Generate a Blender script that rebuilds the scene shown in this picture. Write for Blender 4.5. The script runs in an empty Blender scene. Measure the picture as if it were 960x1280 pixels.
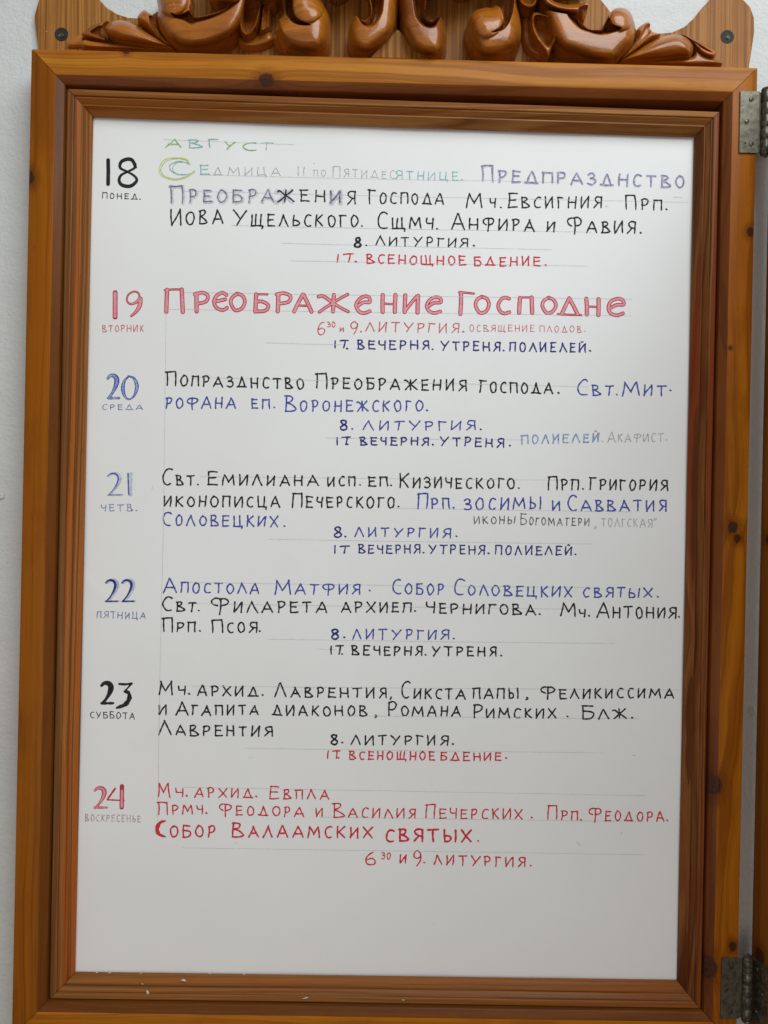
import bpy, math, random
from mathutils import Vector, Matrix
R_ = random.Random(7)
S = bpy.context.scene
COL = S.collection
BZ = 1.5                     # height of the middle of the notice board above the floor

# ------------------------------------------------------------------ camera
ROT = ((0.99974491, -0.00867168, 0.02085447), (-0.02083883, 0.00189029, 0.99978106), (-0.0087092, -0.99996061, 0.0017091))
CAM = Vector((-0.00924348, -0.80375109, 1.53988433))
cd = bpy.data.cameras.new('camera'); cam = bpy.data.objects.new('camera', cd); COL.objects.link(cam)
m3 = Matrix(ROT).transposed()
cam.matrix_world = Matrix.Translation(CAM) @ m3.to_4x4()
cd.sensor_fit = 'VERTICAL'; cd.sensor_height = 36.0; cd.lens = 36.0 * 962.0 / 1280.0
cd.clip_start = 0.02; cd.clip_end = 60
S.camera = cam
S.render.resolution_x = 768; S.render.resolution_y = 1024

# ------------------------------------------------------------------ light: a window to the upper right of the board, dim room
w = bpy.data.worlds.new('World'); S.world = w; w.use_nodes = True
bg = w.node_tree.nodes['Background']; bg.inputs[0].default_value = (1.0, 0.965, 0.92, 1); bg.inputs[1].default_value = 0.28
def area(name, loc, target, sx, sy, power, colr):
    l = bpy.data.lights.new(name, 'AREA'); l.shape = 'RECTANGLE'; l.size = sx; l.size_y = sy; l.energy = power; l.color = colr
    o = bpy.data.objects.new(name, l); COL.objects.link(o); o.location = loc
    o.rotation_euler = (Vector(target) - Vector(loc)).to_track_quat('-Z', 'Y').to_euler()
    return o
area('window_light', (.80, -1.52, 3.12), (0, 0, 1.6), 1.5, 1.3, 43, (0.87, 0.96, 1.0))
area('warm_low_fill', (-0.7, -2.4, 0.8), (0, 0, 1.2), 0.9, 1.2, 6.5, (1.0, 0.83, 0.68))  # fill lamp added for warm bounce light from low down; no doorway there
S.view_settings.view_transform = 'Standard'; S.view_settings.look = 'None'
S.view_settings.exposure = 0.0; S.view_settings.gamma = 1.0; S.view_settings.use_curve_mapping = False

# ------------------------------------------------------------------ survey: photo pixel + distance from the wall -> place
def at(u, v, d):
    c = Vector(((u - 480) / 962.0, -(v - 640) / 962.0, -1.0))
    r = m3 @ c
    k = (-d - CAM.y) / r.y
    return CAM + r * k

# ------------------------------------------------------------------ mesh helpers
def mesh_obj(name, verts, faces, mats, parent=None, idx=None, smooth=False):
    me = bpy.data.meshes.new(name); me.from_pydata([tuple(v) for v in verts], [], faces)
    if not isinstance(mats, (list, tuple)): mats = [mats]
    for m in mats: me.materials.append(m)
    if idx: me.polygons.foreach_set('material_index', idx)
    if smooth: me.polygons.foreach_set('use_smooth', [True] * len(me.polygons))
    me.update()
    o = bpy.data.objects.new(name, me); COL.objects.link(o)
    if parent: o.parent = parent; o.matrix_parent_inverse = parent.matrix_world.inverted()
    return o
def thing(name, label, cat, loc, group=None):
    o = bpy.data.objects.new(name, None); COL.objects.link(o); o.location = loc; o.empty_display_size = .05
    o.matrix_world = Matrix.Translation(loc)
    o['label'] = label; o['category'] = cat
    if group: o['group'] = group
    return o
class MB:
    def __init__(s): s.v = []; s.f = []; s.m = []
    def add(s, vs, fs, mi=0):
        n = len(s.v); s.v += [tuple(v) for v in vs]; s.f += [tuple(i + n for i in f) for f in fs]; s.m += [mi] * len(fs)
    def box(s, x0, x1, y0, y1, z0, z1, mi=0, T=None):
        vs = [Vector((x, y, z)) for x in (x0, x1) for y in (y0, y1) for z in (z0, z1)]
        if T: vs = [T @ v for v in vs]
        s.add(vs, [(0, 1, 3, 2), (4, 6, 7, 5), (0, 4, 5, 1), (2, 3, 7, 6), (0, 2, 6, 4), (1, 5, 7, 3)], mi)
    def lathe(s, prof, c, axis, n=20, mi=0):      # prof [(r, h)], h along axis
        ax = Vector(axis).normalized(); a = ax.orthogonal().normalized(); b = ax.cross(a)
        vs = []; fs = []
        for r, h in prof:
            for k in range(n):
                t = 2 * math.pi * k / n
                vs.append(Vector(c) + ax * h + a * (r * math.cos(t)) + b * (r * math.sin(t)))
        for i in range(len(prof) - 1):
            for k in range(n):
                fs.append((i * n + k, i * n + (k + 1) % n, (i + 1) * n + (k + 1) % n, (i + 1) * n + k))
        fs.append(tuple(range(n))[::-1]); fs.append(tuple((len(prof) - 1) * n + k for k in range(n)))
        s.add(vs, fs, mi)
    def build(s, name, mats, parent=None, smooth=False):
        return mesh_obj(name, s.v, s.f, mats, parent, s.m, smooth)
def bevel(o, w=.0006, seg=2, ang=35):
    b = o.modifiers.new('bevel', 'BEVEL'); b.width = w; b.segments = seg; b.limit_method = 'ANGLE'; b.angle_limit = math.radians(ang)
    return o
def smooth_by_angle(o, deg=40):
    me = o.data
    me.polygons.foreach_set('use_smooth', [True] * len(me.polygons))
    me.set_sharp_from_angle(angle=math.radians(deg))

# ------------------------------------------------------------------ material helpers
class G:
    def __init__(s, name):
        s.mat = bpy.data.materials.new(name); s.mat.use_nodes = True; s.nt = s.mat.node_tree
        s.bsdf = s.nt.nodes['Principled BSDF']; s.nt.nodes
        s.co = s.nt.nodes.new('ShaderNodeTexCoord').outputs['Object']
    def n(s, t, **k):
        x = s.nt.nodes.new(t)
        for a, b in k.items(): setattr(x, a, b)
        return x
    def put(s, sock, v):
        if isinstance(v, bpy.types.NodeSocket): s.nt.links.new(v, sock)
        elif isinstance(v, (tuple, list)) and len(v) == 3 and sock.type == 'RGBA': sock.default_value = (*v, 1)
        else: sock.default_value = v
    def m(s, op, a, b=0.0, c=None, clamp=False):
        x = s.n('ShaderNodeMath', operation=op, use_clamp=clamp); s.put(x.inputs[0], a); s.put(x.inputs[1], b)
        if c is not None: s.put(x.inputs[2], c)
        return x.outputs[0]
    def vm(s, op, a, b):
        x = s.n('ShaderNodeVectorMath', operation=op); s.put(x.inputs[0], a); s.put(x.inputs[1], b)
        return x.outputs['Value'] if op in ('LENGTH', 'DISTANCE', 'DOT_PRODUCT') else x.outputs['Vector']
    def xyz(s, v):
        x = s.n('ShaderNodeSeparateXYZ'); s.put(x.inputs[0], v); return x.outputs
    def comb(s, a, b, c):
        x = s.n('ShaderNodeCombineXYZ')
        for i, q in enumerate((a, b, c)): s.put(x.inputs[i], q)
        return x.outputs[0]
    def noise(s, v, sc, det=2, rough=.5, dist=0):
        x = s.n('ShaderNodeTexNoise'); s.put(x.inputs['Vector'], v); s.put(x.inputs['Scale'], sc)
        x.inputs['Detail'].default_value = det; x.inputs['Roughness'].default_value = rough; x.inputs['Distortion'].default_value = dist
        return x.outputs['Fac']
    def ss(s, v, a, b, c=0.0, d=1.0):
        x = s.n('ShaderNodeMapRange', interpolation_type='SMOOTHSTEP')
        for i, q in enumerate((v, a, b, c, d)): s.put(x.inputs[i], q)
        return x.outputs[0]
    def mix(s, f, a, b, mode='MIX'):
        x = s.n('ShaderNodeMix', data_type='RGBA', blend_type=mode); s.put(x.inputs['Factor'], f)
        s.put(x.inputs['A'], a); s.put(x.inputs['B'], b); return x.outputs['Result']
    def bump(s, h, dist, strength=1.0, chain=None):
        x = s.n('ShaderNodeBump'); s.put(x.inputs['Height'], h); x.inputs['Distance'].default_value = dist; x.inputs['Strength'].default_value = strength
        if chain: s.put(x.inputs['Normal'], chain)
        s.put(s.bsdf.inputs['Normal'], x.outputs[0]); return x.outputs[0]
    def set(s, **k):
        for a, b in k.items(): s.put(s.bsdf.inputs[a.replace('_', ' ')], b)
        return s.mat

def wood(name, light, dark, red, axis='x', ring=70.0, contrast=.6, knots=(), rough=.38, coat=.04, warp=1.0, redamt=.5, seed=None, fine=.25, bumpd=.00015, T=None, spec=.13, patch=.55, lateamt=.42, coatr=.2, tool=0.0, streak=0.0):
    g = G(name)
    seed = R_.uniform(0, 50) if seed is None else seed
    p = g.co
    if T is not None:                       # turned board: bring its plane back to x/z
        x = g.n('ShaderNodeVectorRotate', rotation_type='Z_AXIS'); g.put(x.inputs['Vector'], p); x.inputs['Angle'].default_value = T; p = x.outputs[0]
    X, Y, Z = g.xyz(p)
    along, across = (X, Z) if axis == 'x' else (Z, X)
    lo = g.noise(g.comb(g.m('MULTIPLY', along, 5.0), g.m('MULTIPLY', across, 16.0), g.m('ADD', Y, seed)), 1.0, 3, .5)
    lo2 = g.noise(g.comb(g.m('MULTIPLY', along, 2.0), g.m('MULTIPLY', across, 6.0), g.m('ADD', Y, seed + 9)), 1.0, 2, .5)
    v = g.m('ADD', g.m('ADD', across, g.m('MULTIPLY', Y, .6)), g.m('MULTIPLY', lo, .018 * warp))
    v = g.m('ADD', v, g.m('MULTIPLY', lo2, .05 * warp))
    kmask = None; halo = None; kd = None
    for (kx, kz, kr) in knots:
        dx = g.m('SUBTRACT', X, kx); dz = g.m('SUBTRACT', Z, kz)
        if axis == 'x': dx = g.m('MULTIPLY', dx, .8)
        else: dz = g.m('MULTIPLY', dz, .8)
        wob = g.noise(g.comb(X, Z, seed), 260.0, 2)
        d = g.m('SQRT', g.m('ADD', g.m('POWER', dx, 2.0), g.m('POWER', dz, 2.0)))
        d = g.m('ADD', d, g.m('MULTIPLY', g.m('SUBTRACT', wob, .5), kr * .5))
        kd = d if kd is None else g.m('MINIMUM', kd, d)
        e = g.m('EXPONENT', g.m('MULTIPLY', d, -1.0 / (kr * 1.3)))
        dd = dz if axis == 'x' else dx
        v = g.m('ADD', v, g.m('MULTIPLY', g.m('MULTIPLY', e, g.m('SIGN', dd)), kr * 1.6))
        k1 = g.ss(d, kr * 1.05, kr * .72); h1 = g.ss(d, kr * 2.6, kr * .9)
        kmask = k1 if kmask is None else g.m('MAXIMUM', kmask, k1)
        halo = h1 if halo is None else g.m('MAXIMUM', halo, h1)
    gr = g.noise(g.comb(g.m('MULTIPLY', along, .9), g.m('MULTIPLY', v, ring), seed), 1.0, 5, .62)
    late = g.ss(gr, .50, .585)                                     # thin dark latewood lines
    late = g.m('SUBTRACT', late, g.ss(gr, .585, .66))
    gr = g.ss(gr, .38, .62)
    fi = g.noise(g.comb(g.m('MULTIPLY', along, 16.0), g.m('MULTIPLY', across, 1300.0), g.m('MULTIPLY', g.m('ADD', Y, seed), 900.0)), 1.0, 3, .6)
    bl = g.noise(g.comb(g.m('MULTIPLY', along, 4.0), g.m('MULTIPLY', across, 22.0), seed * 2), 1.0, 3, .55)
    pt = g.noise(g.comb(g.m('MULTIPLY', along, 7.0), g.m('MULTIPLY', across, 18.0), seed * 5), 1.0, 4, .6)
    c = g.mix(g.m('MULTIPLY', gr, contrast), light, dark)
    c = g.mix(g.m('MULTIPLY', g.ss(bl, .45, .75), redamt), c, red)
    c = g.mix(g.m('MULTIPLY', late, lateamt), c, tuple(q * .62 for q in dark))
    c = g.mix(g.m('MULTIPLY', g.ss(pt, .50, .30), patch), c, tuple(q * .72 for q in red))
    c = g.mix(g.m('MULTIPLY', g.ss(fi, .35, .75), fine), c, tuple(q * .5 for q in dark))
    pores = g.noise(g.comb(g.m('MULTIPLY', along, 90.0), g.m('MULTIPLY', across, 900.0), seed), 1.0, 2, .5)
    c = g.mix(g.m('MULTIPLY', g.ss(pores, .70, .78), .45), c, (.03, .012, .005))
    if streak:
        st = g.noise(g.comb(g.m('MULTIPLY', along, 1.3), g.m('MULTIPLY', v, 230.0), seed * 3), 1.0, 2, .5)
        c = g.mix(g.m('MULTIPLY', g.ss(st, .52, .62), streak), c, red)
        c = g.mix(g.m('MULTIPLY', g.ss(st, .44, .34), streak * .7), c, tuple(q * .7 for q in dark))
    if kmask is not None:
        c = g.mix(g.m('MULTIPLY', halo, .55), c, tuple(q * .55 for q in red))
        cen = g.noise(g.comb(X, Z, seed), 700.0, 3)
        kc = g.mix(g.m('MULTIPLY', g.m('ADD', 1.0, g.m('SINE', g.m('ADD', g.m('MULTIPLY', kd, 5200.0), g.m('MULTIPLY', cen, 6.0)))), .5), (.022, .008, .005), (.085, .028, .014))
        rg_ = g.m('MULTIPLY', g.ss(g.m('SINE', g.m('ADD', g.m('MULTIPLY', kd, 3000.0), g.m('MULTIPLY', cen, 3.0))), .2, .95), g.m('MULTIPLY', halo, .5))
        c = g.mix(rg_, c, tuple(q * .5 for q in dark))
        c = g.mix(g.m('MULTIPLY', kmask, .95), c, kc)
    smudge = g.noise(g.co, 35.0, 4, .6)
    r = g.m('ADD', rough - .08, g.m('MULTIPLY', smudge, .2))
    if tool:
        tm = g.noise(g.co, 95.0, 2, .5)
        x = g.n('ShaderNodeBump'); g.put(x.inputs['Height'], tm); x.inputs['Distance'].default_value = tool; x.inputs['Strength'].default_value = .7
        chain = x.outputs[0]
    else: chain = None
    g.bump(g.m('ADD', g.m('MULTIPLY', fi, .6), g.m('ADD', gr, g.m('MULTIPLY', smudge, 2.0))), bumpd, .8, chain)
    return g.set(Base_Color=c, Roughness=r, Coat_Weight=coat, Coat_Roughness=coatr, Specular_IOR_Level=spec)

# ------------------------------------------------------------------ the wall
g = G('painted_plaster')
n1 = g.noise(g.co, 260.0, 4, .6); n2 = g.noise(g.co, 900.0, 3, .6); n3 = g.noise(g.co, 6.0, 4, .6); n4 = g.noise(g.co, 60.0, 3, .5)
g.bump(g.m('ADD', g.m('ADD', n1, g.m('MULTIPLY', n2, .4)), g.m('MULTIPLY', n4, 1.4)), .0012, .8)
PLASTER = g.set(Base_Color=g.mix(g.ss(n3, .35, .7), (.63, .64, .63), (.68, .69, .675)), Roughness=.62)
mb = MB(); mb.box(-2.5, 2.5, 0, .2, 0, 3.6)
wall = mb.build('wall', PLASTER); wall['kind'] = 'structure'
g = G('floor_stone'); FL = g.set(Base_Color=g.mix(g.noise(g.co, 8.0, 4), (.22, .19, .16), (.32, .28, .23)), Roughness=.6)
mb = MB(); mb.box(-2.5, 2.5, -3.5, 0, -.1, 0); fl = mb.build('floor', FL); fl['kind'] = 'structure'

# small painted plug in the wall
def plug(u, v, r, lab):
    p = at(u, v, .0)
    mb = MB(); mb.lathe([(r, .0), (r, -.0006), (r * .8, -.0016), (r * .35, -.002), (r * .2, -.0016)], (p.x, 0, p.z), (0, 1, 0), 18)
    o = mb.build('wall_plug', PLASTER, None, True); o['label'] = lab; o['category'] = 'wall plug'; o['group'] = 'painted-over plugs in the wall'
plug(940, 888, .0042, 'white painted-over plug in the wall strip between frame and door')
plug(2, 620, .0035, 'white painted-over plug in the wall at the left of the frame')

# ------------------------------------------------------------------ outer frame
FRONT = .036
OQ = [(-.3625, .4915), (.3625, .4915), (.3625, -.4915), (-.3625, -.4915)]
IQ = [(-.330, .4585), (.330, .4585), (.330, -.4585), (-.330, -.4585)]
def kpos(u, v, d=FRONT):
    p = at(u, v, d); return (p.x, p.z)
def mitred(name, OQ, IQ, i, prof, mats, parent, gap=.0002, midx=None, wob=.0, n=24, seed=0):
    a, b = i, (i + 1) % 4
    rr = random.Random(seed); ph = rr.uniform(0, 6)
    def P(t, s, d):
        oa = Vector(OQ[a]); ia = Vector(IQ[a]); ob = Vector(OQ[b]); ib = Vector(IQ[b])
        pa = oa + (ia - oa) * s; pb = ob + (ib - ob) * s
        L = (pb - pa).length; g_ = gap / L
        q = pa + (pb - pa) * (g_ + t * (1 - 2 * g_))
        dd = d + wob * math.sin(ph + t * 5.0) * (1 if d > .013 else 0)
        return (q.x, -dd, BZ + q.y)
    vs = []; fs = []; mi = []
    m = len(prof)
    for k in range(n + 1):
        for (s, d) in prof: vs.append(P(k / n, s, d))
    for k in range(n):
        for j in range(m - 1):
            fs.append((k * m + j, k * m + j + 1, (k + 1) * m + j + 1, (k + 1) * m + j)); mi.append(midx[j] if midx else 0)
    fs.append(tuple(range(m))[::-1]); mi.append(0); fs.append(tuple(n * m + j for j in range(m))); mi.append(0)
    o = mesh_obj(name, vs, fs, mats, parent, mi); smooth_by_angle(o, 28); return o
HON = (.54, .205, .018); DRK = (.28, .078, .006); RED = (.38, .092, .006)
frame = thing('notice_board_frame', 'varnished pine frame of the notice board with grooved inner moulding and mitred corners', 'picture frame', (0, 0, BZ - .4915))
k1 = [(*kpos(158, 64), .0032), (*kpos(333, 99), .0066)]
k2 = [(*kpos(938, 290), .0042), (*kpos(916, 659), .0058), (*kpos(921.5, 673), .0040), (*kpos(893, 982), .0085), (*kpos(886, 1211), .0100), (*kpos(916, 1183), .0042), (*kpos(913, 435), .0016)]
k4 = [(*kpos(36, 222), .0060), (*kpos(60, 1150), .0030)]
for lst in (k1, k2, k4):
    for q in range(len(lst)): lst[q] = (lst[q][0], lst[q][1], lst[q][2])
FW = [wood('pine_rail', HON, DRK, RED, 'x', 95, .45, k1, warp=.8, redamt=.35),
      wood('pine_stile_knotty', (.43, .138, .006), (.24, .060, .003), (.31, .066, .003), 'z', 80, .6, k2, warp=1.3, redamt=.5),
      wood('pine_rail_plain', (.50, .165, .005), (.30, .080, .003), RED, 'x', 110, .4, (), warp=.6, redamt=.4),
      wood('pine_stile', (.34, .100, .003), (.19, .052, .002), (.25, .060, .002), 'z', 120, .45, k4, warp=.5, redamt=.45)]
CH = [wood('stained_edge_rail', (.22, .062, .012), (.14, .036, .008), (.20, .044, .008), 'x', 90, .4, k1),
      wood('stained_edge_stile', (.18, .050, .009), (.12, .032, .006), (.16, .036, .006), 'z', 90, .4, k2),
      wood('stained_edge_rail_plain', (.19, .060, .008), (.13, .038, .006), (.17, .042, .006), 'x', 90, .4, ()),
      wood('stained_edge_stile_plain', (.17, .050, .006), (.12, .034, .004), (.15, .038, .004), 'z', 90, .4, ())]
mmw = .033
prof = [(0, 0), (0, .0343), (.0006 / mmw, .0354), (.0018 / mmw, FRONT), (.0240 / mmw, FRONT), (.0252 / mmw, .0357), (.0282 / mmw, .0340), (.0316 / mmw, .0322), (.0326 / mmw, .0314), (1, .0300), (1, 0)]
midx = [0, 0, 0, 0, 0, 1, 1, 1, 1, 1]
for i, nm in enumerate(('rail', 'stile', 'rail', 'stile')):
    mitred(nm, OQ, IQ, i, prof, [FW[i], CH[i]], frame, .00030, midx, .00012, 24, i)
# back panel behind the sheet
PLY = wood('plywood_back', (.36, .22, .10), (.26, .14, .06), (.3, .15, .06), 'x', 60, .5)
mb = MB(); mb.box(-.3295, .3295, -.0085, -.002, BZ - .458, BZ + .458)
mb.build('back_panel', PLY, frame)
# inner moulding
MO = [(-.3298, .4574), (.3290, .4506), (.3292, -.4584), (-.3290, -.4580)]
MI = [(-.3082, .4362), (.3090, .4312), (.3100, -.4381), (-.3090, -.4394)]
mprof = [(0, .0125), (0, .0262), (.03, .0276), (.09, .0282), (.30, .0277), (.335, .0270), (.352, .0260), (.375, .0268), (.41, .0266), (.60, .0228), (.625, .0222), (.645, .0233), (.70, .0233), (.735, .0222), (.76, .0212), (.93, .0172), (.975, .0163), (1, .0148), (1, .0125)]
ML = (.43, .215, .075); MD = (.20, .075, .018); MR = (.46, .13, .018)
for i in range(4):
    ax = 'x' if i % 2 == 0 else 'z'
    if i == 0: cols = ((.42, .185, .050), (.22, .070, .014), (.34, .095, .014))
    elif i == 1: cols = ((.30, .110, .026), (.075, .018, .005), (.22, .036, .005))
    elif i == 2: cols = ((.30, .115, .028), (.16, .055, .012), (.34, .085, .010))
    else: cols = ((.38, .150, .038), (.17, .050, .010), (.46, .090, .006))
    mm = wood('moulding_pine', *cols, ax, 430 if i % 2 else 300, .75, (), rough=.42, warp=.35, redamt=.4, fine=.3, streak=.75 if i % 2 else .45)
    mb2 = wood('moulding_dark_band', (.24, .10, .030), (.13, .050, .012), (.2, .06, .012), ax, 300, .6, (), rough=.45, warp=.3) if i == 3 else mm
    mitred('moulding', MO, MI, i, mprof, [mm, mb2], frame, .00030, [1] * 4 + [0] * (len(mprof) - 5), .0003, 30, 10 + i)

# paint flecks and scratches on the lower moulding
FLK = G('dried_white_paint').set(Base_Color=(.62, .57, .47), Roughness=.6)
def fleck(u, v, d, rx, rz, rot, parent, name='paint_fleck'):
    p = at(u, v, d); vs = []; n = 9; ca, sa = math.cos(rot), math.sin(rot)
    for ring, h in ((1, 0), (.6, .0004)):
        for k in range(n):
            t = 2 * math.pi * k / n; q = 1 + .25 * math.sin(3 * t + u)
            a = rx * ring * q * math.cos(t); b = rz * ring * q * math.sin(t)
            vs.append((p.x + a * ca - b * sa, p.y - h, p.z + a * sa + b * ca))
    fs = [(k, (k + 1) % n, n + (k + 1) % n, n + k) for k in range(n)] + [tuple(range(n, 2 * n))]
    mesh_obj(name, vs, fs, FLK, parent, smooth=True)
for (u, v, d, a, b, r) in ((229.5, 1225.5, .0226, .0026, .0012, -.1), (184.5, 1240.5, .0277, .0014, .0022, .2), (178, 1230, .0236, .0008, .0006, 0), (382, 1247.5, .0284, .0030, .0007, .25), (121, 1215.5, .0155, .0014, .0005, .1), (137, 1216, .0155, .0018, .0004, 0),
                           (176, 1216.5, .0155, .0014, .0004, .1), (262, 1217, .0157, .0012, .0004, 0), (305, 1217.5, .0157, .0014, .0005, 0), (24 + 480, 1250, .0285, .0012, .0006, 0)):
    fleck(u, v, d, a, b, r, frame)

# ------------------------------------------------------------------ paper sheet
def pdep(x, z):
    zz = z - BZ
    return   .0112 + .00055 * math.sin(x * 9 + 1.3) * math.cos(zz * 7 - .4) + .00030 * math.sin(zz * 31 + x * 6) + .00020 * math.sin(x * 47 + zz * 9) \
        + .0005 * math.exp(-((x + .300 - (zz + .045) * -.9) / .0035) ** 2) * math.exp(-((zz + .045) / .016) ** 2)
g = G('drawing_paper')
f1 = g.noise(g.co, 900.0, 4, .7); f2 = g.noise(g.co, 5.0, 3, .5); f3 = g.noise(g.co, 28.0, 4, .6)
pc = g.mix(g.ss(f2, .35, .7), (.860, .853, .845), (.885, .878, .870))
pc = g.mix(g.m('MULTIPLY', g.ss(f3, .5, .8), .10), pc, (.74, .74, .75))
g.bump(g.m('ADD', f1, g.m('MULTIPLY', f3, 1.0)), .0001, .5)
PAPER = g.set(Base_Color=pc, Roughness=.62)
paper = thing('schedule_sheet', 'large white paper sheet hand-lettered with a week of church services, set in the frame', 'paper sheet', (0, -.0112, BZ - .442))
vs = []; fs = []; NX, NZ = 150, 210
for j in range(NZ + 1):
    for i in range(NX + 1):
        x = -.318 + .637 * i / NX; z = BZ - .444 + .888 * j / NZ
        vs.append((x, -pdep(x, z), z))
for j in range(NZ):
    for i in range(NX):
        a = j * (NX + 1) + i; fs.append((a, a + 1, a + NX + 2, a + NX + 1))
mesh_obj('sheet', vs, fs, PAPER, paper, smooth=True)

# ------------------------------------------------------------------ handwriting: a single-stroke alphabet
L_ = {
'А': (.78, ['0,0 .4,1', '.4,1 .78,0', '.14,.34 .66,.33']),
'Б': (.64, ['.07,1 .07,0', '.03,1 .60,.98', 's.07,.56 .36,.58 .60,.42 .62,.2 .45,.02 .05,0']),
'В': (.66, ['.07,1 .07,0', 's.0,.98 .34,1 .47,.84 .36,.64 .1,.56', 's.1,.56 .4,.42 .62,.2 .66,.08 .4,.0 .02,.0']),
'Г': (.48, ['.06,1 .04,0', '.0,1 .50,.97']),
'Д': (.86, ['.14,.06 .45,1', '.45,1 .74,.06', '.0,.05 .88,.03']),
'Е': (.56, ['.06,1 .05,0', '.03,.98 .55,.97', '.06,.52 .46,.53', '.03,.01 .58,.02']),
'Ж': (.95, ['.48,1 .46,0', 's.0,.88 .16,.9 .46,.52', '.46,.52 .04,.0', '.9,1 .46,.52', '.46,.52 .96,0']),
'З': (.55, ['s.03,.86 .26,1 .48,.82 .40,.62 .18,.54', 's.18,.54 .50,.46 .54,.18 .3,0 .02,.08']),
'И': (.66, ['.05,1 .03,0', '.03,.03 .60,.98', '.63,1 .60,0']),
'Й': (.66, ['.05,1 .03,0', '.03,.03 .60,.98', '.63,1 .60,0', 's.28,1.18 .34,1.24 .42,1.2']),
'К': (.60, ['.06,1 .05,0', '.55,1 .06,.46', '.16,.54 .60,0']),
'Л': (.70, ['0,0 .34,1', '.34,1 .72,0']),
'М': (.92, ['0,0 .12,1', '.12,1 .46,.30', '.46,.30 .80,1', '.80,1 .92,0']),
'Н': (.66, ['.05,1 .04,0', '.05,.5 .60,.48', '.62,1 .60,0']),
'О': (.62, ['s.30,1 .10,.80 .03,.46 .16,.06 .32,0 .52,.16 .60,.52 .50,.88 .26,1.0']),
'П': (.64, ['.07,.98 .04,0', '.0,.98 .60,1', '.60,1 .62,0']),
'Р': (.54, ['.07,.98 .05,0', 's.0,.95 .28,1.02 .50,.86 .44,.58 .26,.46 .08,.44']),
'С': (.54, ['s.54,.92 .38,1 .18,.88 .04,.52 .12,.14 .32,0 .52,.06']),
'Т': (.66, ['.0,.97 .66,1', '.34,.98 .32,0']),
'У': (.72, ['.0,1 .36,.44', '.72,1 .16,0']),
'Ф': (.90, ['s.44,.98 .2,1 .02,.82 .06,.58 .3,.46', '.46,1 .44,-.12', 's.46,.96 .70,1 .88,.82 .80,.58 .46,.44']),
'Х': (.70, ['.0,1 .68,0', '.68,1 .04,0']),
'Ц': (.78, ['.06,1 .04,.03', '.58,1 .56,.03', '.03,.03 .76,.02', '.76,.02 .74,-.22']),
'Ч': (.54, ['s.04,1 .04,.70 .16,.52 .50,.54', '.54,1 .50,0']),
'Ш': (.95, ['.05,1 .03,.02', '.45,1 .44,.02', '.88,1 .86,.02', '.02,.02 .90,.02']),
'Щ': (1.0, ['.05,.95 .03,.03', '.42,1 .41,.03', '.82,1 .80,.03', '.02,.02 1.0,.02', '1.0,.02 .98,-.2']),
'Ы': (.84, ['.07,1 .05,0', 's.07,.54 .34,.5 .46,.28 .36,.06 .05,.0', '.82,1 .80,0']),
'Ь': (.54, ['.07,1 .05,0', 's.07,.54 .36,.5 .52,.28 .40,.06 .05,.0']),
'Я': (.62, ['.60,1 .58,0', 's.60,.98 .30,1.02 .10,.86 .14,.62 .34,.48 .58,.46', '.36,.48 .0,0']),
'Є': (.60, ['s.60,.88 .40,1 .14,.84 .02,.5 .14,.16 .40,0 .62,.14', 's.1,.5 .34,.56 .56,.62']),
'е': (.66, ['s.08,.44 .34,.62 .64,.66 .60,.92 .40,1.0 .14,.84 .0,.48 .10,.12 .36,0 .62,.12']),
'I': (.12, ['.06,1 .05,0']),
'0': (.60, ['s.30,1 .08,.78 .02,.44 .16,.06 .32,0 .52,.16 .58,.52 .50,.88 .26,1.0']),
'1': (.12, ['.07,1 .05,0']),
'2': (.60, ['s.04,.84 .2,1 .46,.94 .48,.66 .26,.3 .02,.0', '.02,.02 .62,.04']),
'3': (.55, ['s.03,.88 .26,1 .48,.82 .40,.62 .18,.54', 's.18,.54 .50,.46 .54,.18 .3,0 .02,.08']),
'6': (.60, ['s.50,.98 .24,.82 .06,.46 .10,.12 .32,.0 .54,.12 .56,.36 .36,.5 .10,.36']),
'7': (.74, ['.0,.96 .76,1', '.46,.96 .34,0']),
'8': (.60, ['s.46,.92 .26,1 .10,.84 .20,.62 .46,.42 .56,.2 .36,0 .10,.06 .06,.28 .28,.52 .50,.74 .46,.92']),
'9': (.60, ['s.52,.86 .30,1.0 .06,.82 .08,.58 .28,.46 .50,.58 .56,.86 .50,.40 .24,-.06']),
'.': (.10, ['.03,.04 .07,.02']),
'·': (.10, ['.03,.44 .07,.42']),
',': (.14, ['s.10,.10 .11,-.06 .02,-.26']),
'„': (.30, ['.12,.08 .0,-.18', '.28,.08 .16,-.18']),
'“': (.30, ['.14,1.1 .04,.86', '.30,1.1 .20,.86']),
}
def parse(s):
    sm = s[0] == 's'; s = s[1:] if sm else s
    return sm, [tuple(float(q) for q in p.split(',')) for p in s.split()]
GL = {k: (w_, [parse(s) for s in st]) for k, (w_, st) in L_.items()}
def catmull(P, n=7):
    out = []
    for i in range(len(P) - 1):
        p0 = P[max(i - 1, 0)]; p1 = P[i]; p2 = P[i + 1]; p3 = P[min(i + 2, len(P) - 1)]
        for k in range(n):
            t = k / n
            out.append(tuple(.5 * (2 * b + (c - a) * t + (2 * a - 5 * b + 4 * c - d) * t * t + (3 * b - a - 3 * c + d) * t ** 3) for a, b, c, d in zip(p0, p1, p2, p3)))
    out.append(tuple(P[-1])); return out

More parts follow.
